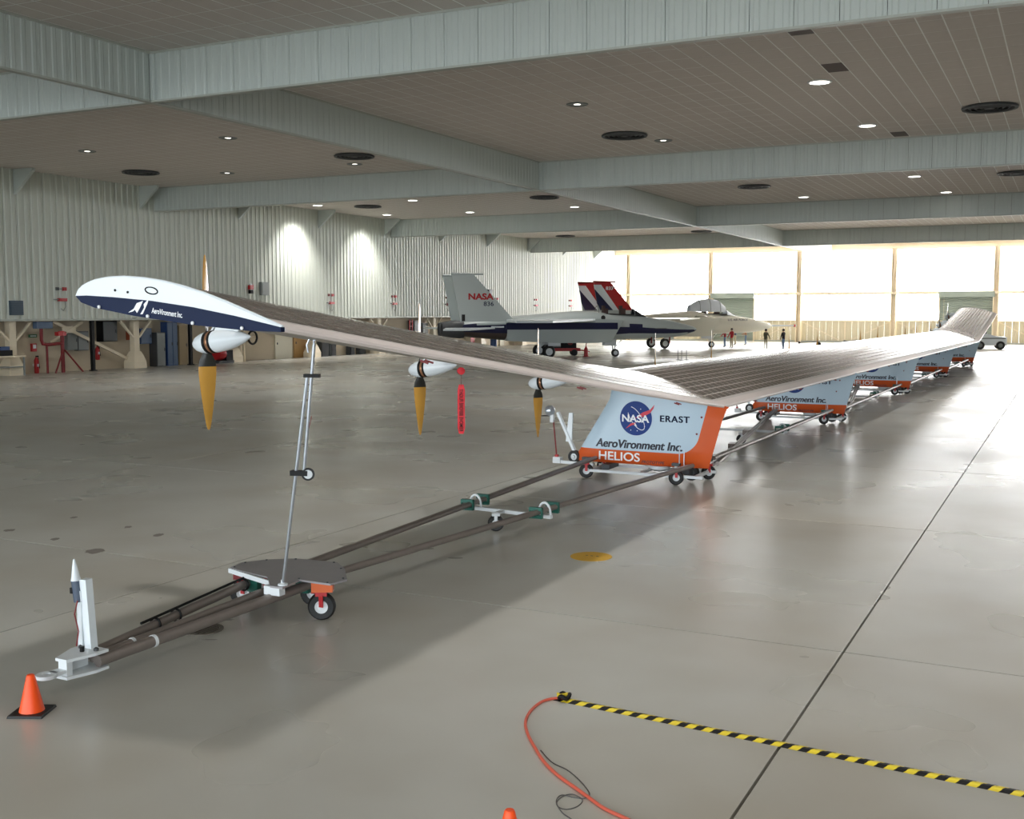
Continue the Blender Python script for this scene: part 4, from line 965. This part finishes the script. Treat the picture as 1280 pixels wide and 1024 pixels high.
for q, lab in (((1012, 433), 'low wheeled tow bar lying on the bright floor below the nose boom'), ((1068, 431), 'small blue grey tow bar lying on the floor before the beige siding')):
    p = onz(*q); t = thing('tow_bar', lab, 'tow bar', (p.x, p.y, 0), .3)
    MB().tube((-.9, 0, .35), (.9, 0, .45), .05).build('bar', GREYM, t)
    for y in (-.3, .3): MB().lathe((.8, y - .05, .2), (0, 1, 0), [(.08, 0), (.2, .02), (.2, .08), (.08, .1)], 14).build('wheel', BLACK, t)
    MB().tube((.8, -.3, .2), (.8, .3, .2), .03).bar((.8, 0, .2), (.8, 0, .45), .05, .05).build('axle', GREYM, t); MB().box((-.95, 0, .35), (.16, .2, .2)).build('head', DGREY, t)

# ================================================================== left wall fixtures and alcove
for i, y in enumerate((40.9, 64.4, 72.6, 80.9, 89.7, 98.0, 106.4)):
    zz = 3.95
    t = thing('fire_alarm', 'red alarm horn and hose box on the ribbed wall', 'alarm', (XL, y, zz), group='fire alarms along the ribbed wall'); t.scale = (.8, .8, .8)
    MB().box((.10, .28, .55), (.16, .26, .22)).build('horn', RED, t); MB().box((.10, -.28, .55), (.14, .18, .20)).build('beacon', DRED if i else DGREY, t); MB().box((.07, 0, .55), (.10, .8, .06)).build('conduit', GREYM, t)
    MB().box((.14, .05, -.15), (.22, .62, .20)).build('reel_box', RED, t); MB().box((.12, -.42, -.14), (.16, .3, .08)).build('arm', GREYM, t)
    MB().path([(.1, .3, -.25), (.1, .34, -.6), (.1, .15, -.85), (.1, -.05, -.72)], .022, 6).build('hose', GREYM, t, 40)
p = onx(19, 385, XL)
t = thing('wall_louvre', 'dark blue grey square louvre on the ribbed wall', 'louvre', (XL + .06, p.y, p.z)); MB().box((0, 0, 0), (.12, .78, .72)).build('frame', mat('louvre_blue', (66, 82, 96), .6), t)
for k in range(6): MB().box((.08, 0, -.27 + k * .108), (.05, .68, .05)).build('blade', mat('louvre_slat', (74, 90, 104), .6), t)
for q, nm_, lab, m_ in (((329, 361), 'grey_wall_box', 'grey square box on ribbed wall beside red alarm', GREYM), ((611, 368), 'wall_speaker', 'black rectangular box high on the ribbed wall behind the grey jet fin', BLACKP)):
    p = onx(*q, XL); t = thing(nm_, lab, 'wall box', (XL + .1, p.y, p.z)); MB().box((0, 0, 0), (.2, .75, .85)).build('case', m_, t); MB().box((.11, 0, 0), (.03, .62, .70)).build('cover', DGREY if m_ is BLACKP else GREYM, t)
for q in ((312, 362),):
    p = onx(*q, XL); t = thing('alarm_strobe', 'red and black alarm strobe beside the grey wall box', 'alarm', (XL + .1, p.y, p.z)); MB().box((0, 0, .14), (.2, .32, .28)).build('strobe', RED, t); MB().box((0, 0, -.14), (.2, .26, .24)).build('horn', BLACKP, t); MB().box((0, 0, .32), (.1, .2, .08)).build('lens', WHITEM, t)
p = onx(315, 379, XL); t = thing('wall_opening_duct', 'dark recessed duct mouth at the foot of the ribbed wall', 'duct', (XL + .06, p.y, ZW + .25)); MB().box((0, 0, .1), (.1, 3.4, .5)).build('mouth', DARK, t); MB().box((.03, 0, .38), (.14, 3.6, .08)).build('hood', DGREY, t)

XA = XBACK + .02                       # face of the alcove plaster
CXM = -47.75                           # columns stand just inside the alcove
bays = [38.4 + 8.28 * k for k in range(-1, 9)]
for i, y in enumerate(bays):
    t = thing('steel_column', 'cream steel column with flared concrete foot under the ribbed wall', 'column', (CXM, y, 0), group='columns along the alcove')
    MB().box((0, 0, 1.37), (.34, .40, 2.74)).build('shaft', CREAM, t)
    MB().loft([[(sx * a, sy * a * 1.1, z) for sx, sy in ((-1, -1), (1, -1), (1, 1), (-1, 1))] for a, z in ((.42, 0), (.42, .35), (.30, .75), (.22, .95))]).build('foot', CREAM, t)
    for sg in (-1, 1): MB().bar((.1, .2 * sg, 1.75), (.1, 1.15 * sg, 2.7), .14, .10).build('knee_brace', CREAM, t)
for i in (1, 4):
    y0, y1 = bays[i] + .4, bays[i + 1] - .4; t = thing('wall_brace', 'long cream diagonal brace crossing the bay beside ' + ('the red pipes' if i == 1 else 'a far column'), 'brace', (CXM - .2, (y0 + y1) / 2, 0))
    MB().bar((0, (y0 - y1) / 2 + 2.4, 2.7), (0, (y1 - y0) / 2, .55), .10, .16).build('strut', CREAM, t); MB().bar((.06, -1.6, 1.6), (.06, .55, 2.65), .08, .14).build('strut', CREAM, t); MB().box((.05, -.35, 2.25), (.06, .9, .35)).build('gusset', CREAM, t)
def Y(px_x, X=XA): return onx(px_x, 430, X).y
y = Y(78, -47.6)
t = thing('sprinkler_riser', 'dark red sprinkler pipes with valve and sloping stays in the alcove', 'pipes', (-47.6, y, 0))
MB().tube((0, 0, 0), (0, 0, 1.95), .10).build('riser', DRED, t, 40); MB().tube((0, -.05, 1.95), (0, -.05, 2.2), .16).box((0, -.1, 2.05), (.3, .5, .2)).build('valve', RED, t, 40)
MB().path([(0, 0, 1.55), (0, -.9, 1.5), (0, -1.25, 1.55), (0, -1.32, 1.75), (0, -1.32, 2.35)], .09, 10).build('branch', DRED, t, 40)
MB().tube((0, -1.0, 0), (0, -1.0, 1.5), .06).build('drain_pipe', DRED, t, 40)
MB().tube((.1, -.05, 1.2), (.3, -.75, 0), .045).build('stay', DRED, t); MB().tube((.1, .05, 1.2), (.3, 1.05, 0), .045).build('stay', DRED, t); MB().box((0, -1.2, 2.52), (.3, 1.0, .36)).build('control_box', mat('pale_blue_enamel', (92, 112, 140), .5), t)
def ext(px_x, lab, z0=.35, hh=.62):
    t = thing('fire_extinguisher', lab, 'extinguisher', (XA + .22, Y(px_x), z0)); MB().lathe((0, 0, 0), (0, 0, 1), [(.1, 0), (.12, .03), (.12, hh * .8), (.06, hh * .95), (.04, hh)], 14).build('bottle', RED, t, 40); MB().box((0, .05, hh + .04), (.06, .16, .07)).build('handle', BLACKP, t); MB().tube((.0, .12, hh), (.05, .15, hh * .3), .018).build('hose', BLACKP, t); MB().box((-.055, 0, hh * .5), (.36, .1, .14)).build('band', WHITEM, t)
ext(118, 'red fire extinguisher hung beside the black post', .55, .75); ext(41, 'red fire extinguisher on a stand beside the flared column', .0, .85)
for px_x, lab in ((115.5, 'black post in the alcove beside the red extinguisher'), (238, 'black post in the alcove beside the blue cabinet')):
    t = thing('alcove_post', lab, 'post', (-47.45, Y(px_x, -47.45), 0)); MB().box((0, 0, 1.36), (.18, .18, 2.72)).build('shaft', BLACKP, t); MB().box((0, 0, .03), (.3, .3, .06)).build('foot_plate', BLACKP, t)
def cabinet(px0, px1, z0, z1, m_, dm, label, name='cabinet', dep=.45, doors=1, X=None):
    X0 = XA; y0, y1 = Y(px0, X0 + dep), Y(px1, X0 + dep); wdt = y1 - y0; t = thing(name, label, 'cabinet', (X0 + dep / 2, (y0 + y1) / 2, z0))
    MB().box((0, 0, (z1 - z0) / 2), (dep, wdt, z1 - z0)).build('body', m_, t)
    for k in range(doors):
        yy = -wdt / 2 + wdt * (k + .5) / doors; do = MB().box((dep / 2 + .015, yy, (z1 - z0) / 2), (.03, wdt / doors - .06, z1 - z0 - .10)).build('door', dm, t); MB().box((dep / 2 + .045, yy + wdt / doors * .36, (z1 - z0) * .5), (.03, .04, .18)).build('handle', DGREY, do)
cabinet(84, 97, 1.15, 2.2, GREYM, GREYM, 'grey electrical cabinet on the alcove wall beside the red pipes', dep=.3); cabinet(97.5, 111, 1.1, 2.15, DGREY, GREYM, 'darker grey electrical cabinet beside the black post', dep=.3)
cabinet(176, 190, 1.35, 2.25, BLUEM, mat('slate_blue', (84, 104, 132), .5), 'slate blue wall cabinet beside a flared column', dep=.35, doors=1)
cabinet(196, 206.5, .0, 2.0, DGREY, mat('grey_panel', (120, 124, 122), .5), 'tall grey machine between the two blue cabinets', dep=.6); cabinet(209, 222, .0, 2.6, BLUEM, mat('slate_blue', (84, 104, 132), .5), 'tall blue cabinet in the alcove beside the grey machine', dep=.5, doors=2)
cabinet(129, 147, 1.55, 2.7, BLACKP, DGREY, 'black wall cupboard hung behind the diagonal brace', dep=.5); cabinet(223.5, 234, .0, 2.4, mat('tan_panel', (170, 150, 116), .7), mat('tan_panel', (170, 150, 116), .7), 'tan panelled locker beside the black post', dep=.3)
cabinet(162.5, 168, 1.6, 2.15, mat('rust_orange', (150, 72, 40), .6), mat('rust_orange', (150, 72, 40), .6), 'small rust orange box on the alcove wall', dep=.3)
cabinet(402, 411, .0, 1.9, DGREY, BLACKP, 'dark machine cabinet beyond the pale door', dep=.5); cabinet(414, 420, .0, 1.5, GREYM, BLACKP, 'small grey machine with black window beyond the dark cabinet', dep=.5)
cabinet(438, 443, .0, 1.2, DGREY, BLACKP, 'low black locker under the wing tip panel', dep=.4); cabinet(518, 526, .0, 2.5, DGREY, GREYM, 'tall grey cabinet behind the second propeller', dep=.6); cabinet(528.5, 535, .0, 2.3, GREYM, mat('grey_panel', (120, 124, 122), .5), 'wide grey cabinet before the jet tailplane', dep=.6, doors=2)
cabinet(588, 593, .0, 2.0, CREAM, RED, 'cream cabinet with red door under the grey jet', dep=.5); cabinet(449, 457, .0, 2.4, DGREY, BLACKP, 'dark cupboard under the ribbed wall past the low locker', dep=.3)
dn_ = 3
for px0, px1, m_ in ((343, 364, PALEDOOR), (366.5, 384, WOOD), (386, 399, PALEDOOR), (690, 700, PALEDOOR), (624, 629, PALEDOOR)):
    y0, y1 = Y(px0), Y(px1); d_ = struct(MB().box((XA + .04, (y0 + y1) / 2, 1.2), (.08, y1 - y0, 2.4)).build('door_%d' % dn_, m_)); dn_ += 1
    MB().box((XA + .10, y0 + .2, 1.05), (.05, .06, .14)).build('door_handle', DGREY, d_)
y = Y(278, -47.2)
t = thing('red_pump', 'round red pump unit on the alcove floor beside black motor', 'pump', (-47.5, y, 0)); MB().lathe((0, -.35, .62), (0, 1, 0), [(.1, 0), (.4, .04), (.46, .3), (.4, .62), (.1, .66)], 20).build('drum', RED, t, 40); MB().box((0, .65, .45), (.6, .6, .7)).build('motor', BLACKP, t); MB().box((0, .3, .08), (.7, 1.4, .16)).build('base', DGREY, t)
y = Y(316, -47.4); t = thing('hose_reel', 'black hose coil hanging on white pipework in the alcove', 'hose', (-47.5, y, 0))
MB().path([(.1, .42 * math.cos(q), 1.55 + .42 * math.sin(q)) for q in [2 * PI * k / 20 for k in range(21)]], .07, 8).build('coil', BLACKP, t, 50); MB().tube((0, -.7, 0), (0, -.7, 2.2), .06).tube((0, -.7, 1.6), (0, .5, 1.6), .05).tube((0, -1.0, 1.3), (0, -1.0, 0), .05).build('pipework', CREAM, t, 40)
y = Y(12, -47.0); t = thing('work_bench', 'cluttered work bench with pale top by the flared column', 'bench', (-47.4, y, 0)); MB().box((0, 0, .98), (.8, 1.9, .08)).build('top', CREAM, t)
for a in (-.85, .85):
    for c_ in (-.35, .35): MB().box((c_, a, .48), (.07, .07, .95)).build('leg', GREYM, t)
MB().box((0, 0, .45), (.7, 1.8, .05)).build('shelf', GREYM, t)
t = thing('bench_vice', 'dark machine sitting on the work bench', 'machine', (-47.4, y - .2, 1.02)); MB().box((0, 0, .14), (.45, 1.0, .28)).build('base', BLACKP, t); MB().box((0, .15, .36), (.3, .5, .2)).build('head', BLUEM, t)
p = onx(41, 422, XA + .05); t = thing('exit_sign', 'small green sign on the alcove wall above red box', 'sign', (XA + .05, p.y, 1.95)); MB().box((0, 0, 0), (.05, .5, .16)).build('panel', mat('sign_green', (44, 110, 70), .5), t); MB().box((.03, 0, 0), (.01, .36, .05)).build('stripe', WHITEM, t)
t = thing('alarm_box', 'small red box on the alcove wall under the green sign', 'alarm', (XA + .08, p.y, 1.35)); MB().box((0, 0, 0), (.14, .28, .42)).build('case', RED, t); MB().box((.08, 0, .05), (.02, .18, .2)).build('window', WHITEM, t)
t = thing('ladder', 'red step frame standing in the alcove behind the second propeller', 'ladder', (-47.4, Y(501), 0))
for a in (-.2, .2): MB().box((0, a, 1.3), (.08, .06, 2.6)).build('rail', RED, t)
for k in range(7): MB().box((0, 0, .25 + k * .36), (.06, .4, .05)).build('rung', DRED, t)
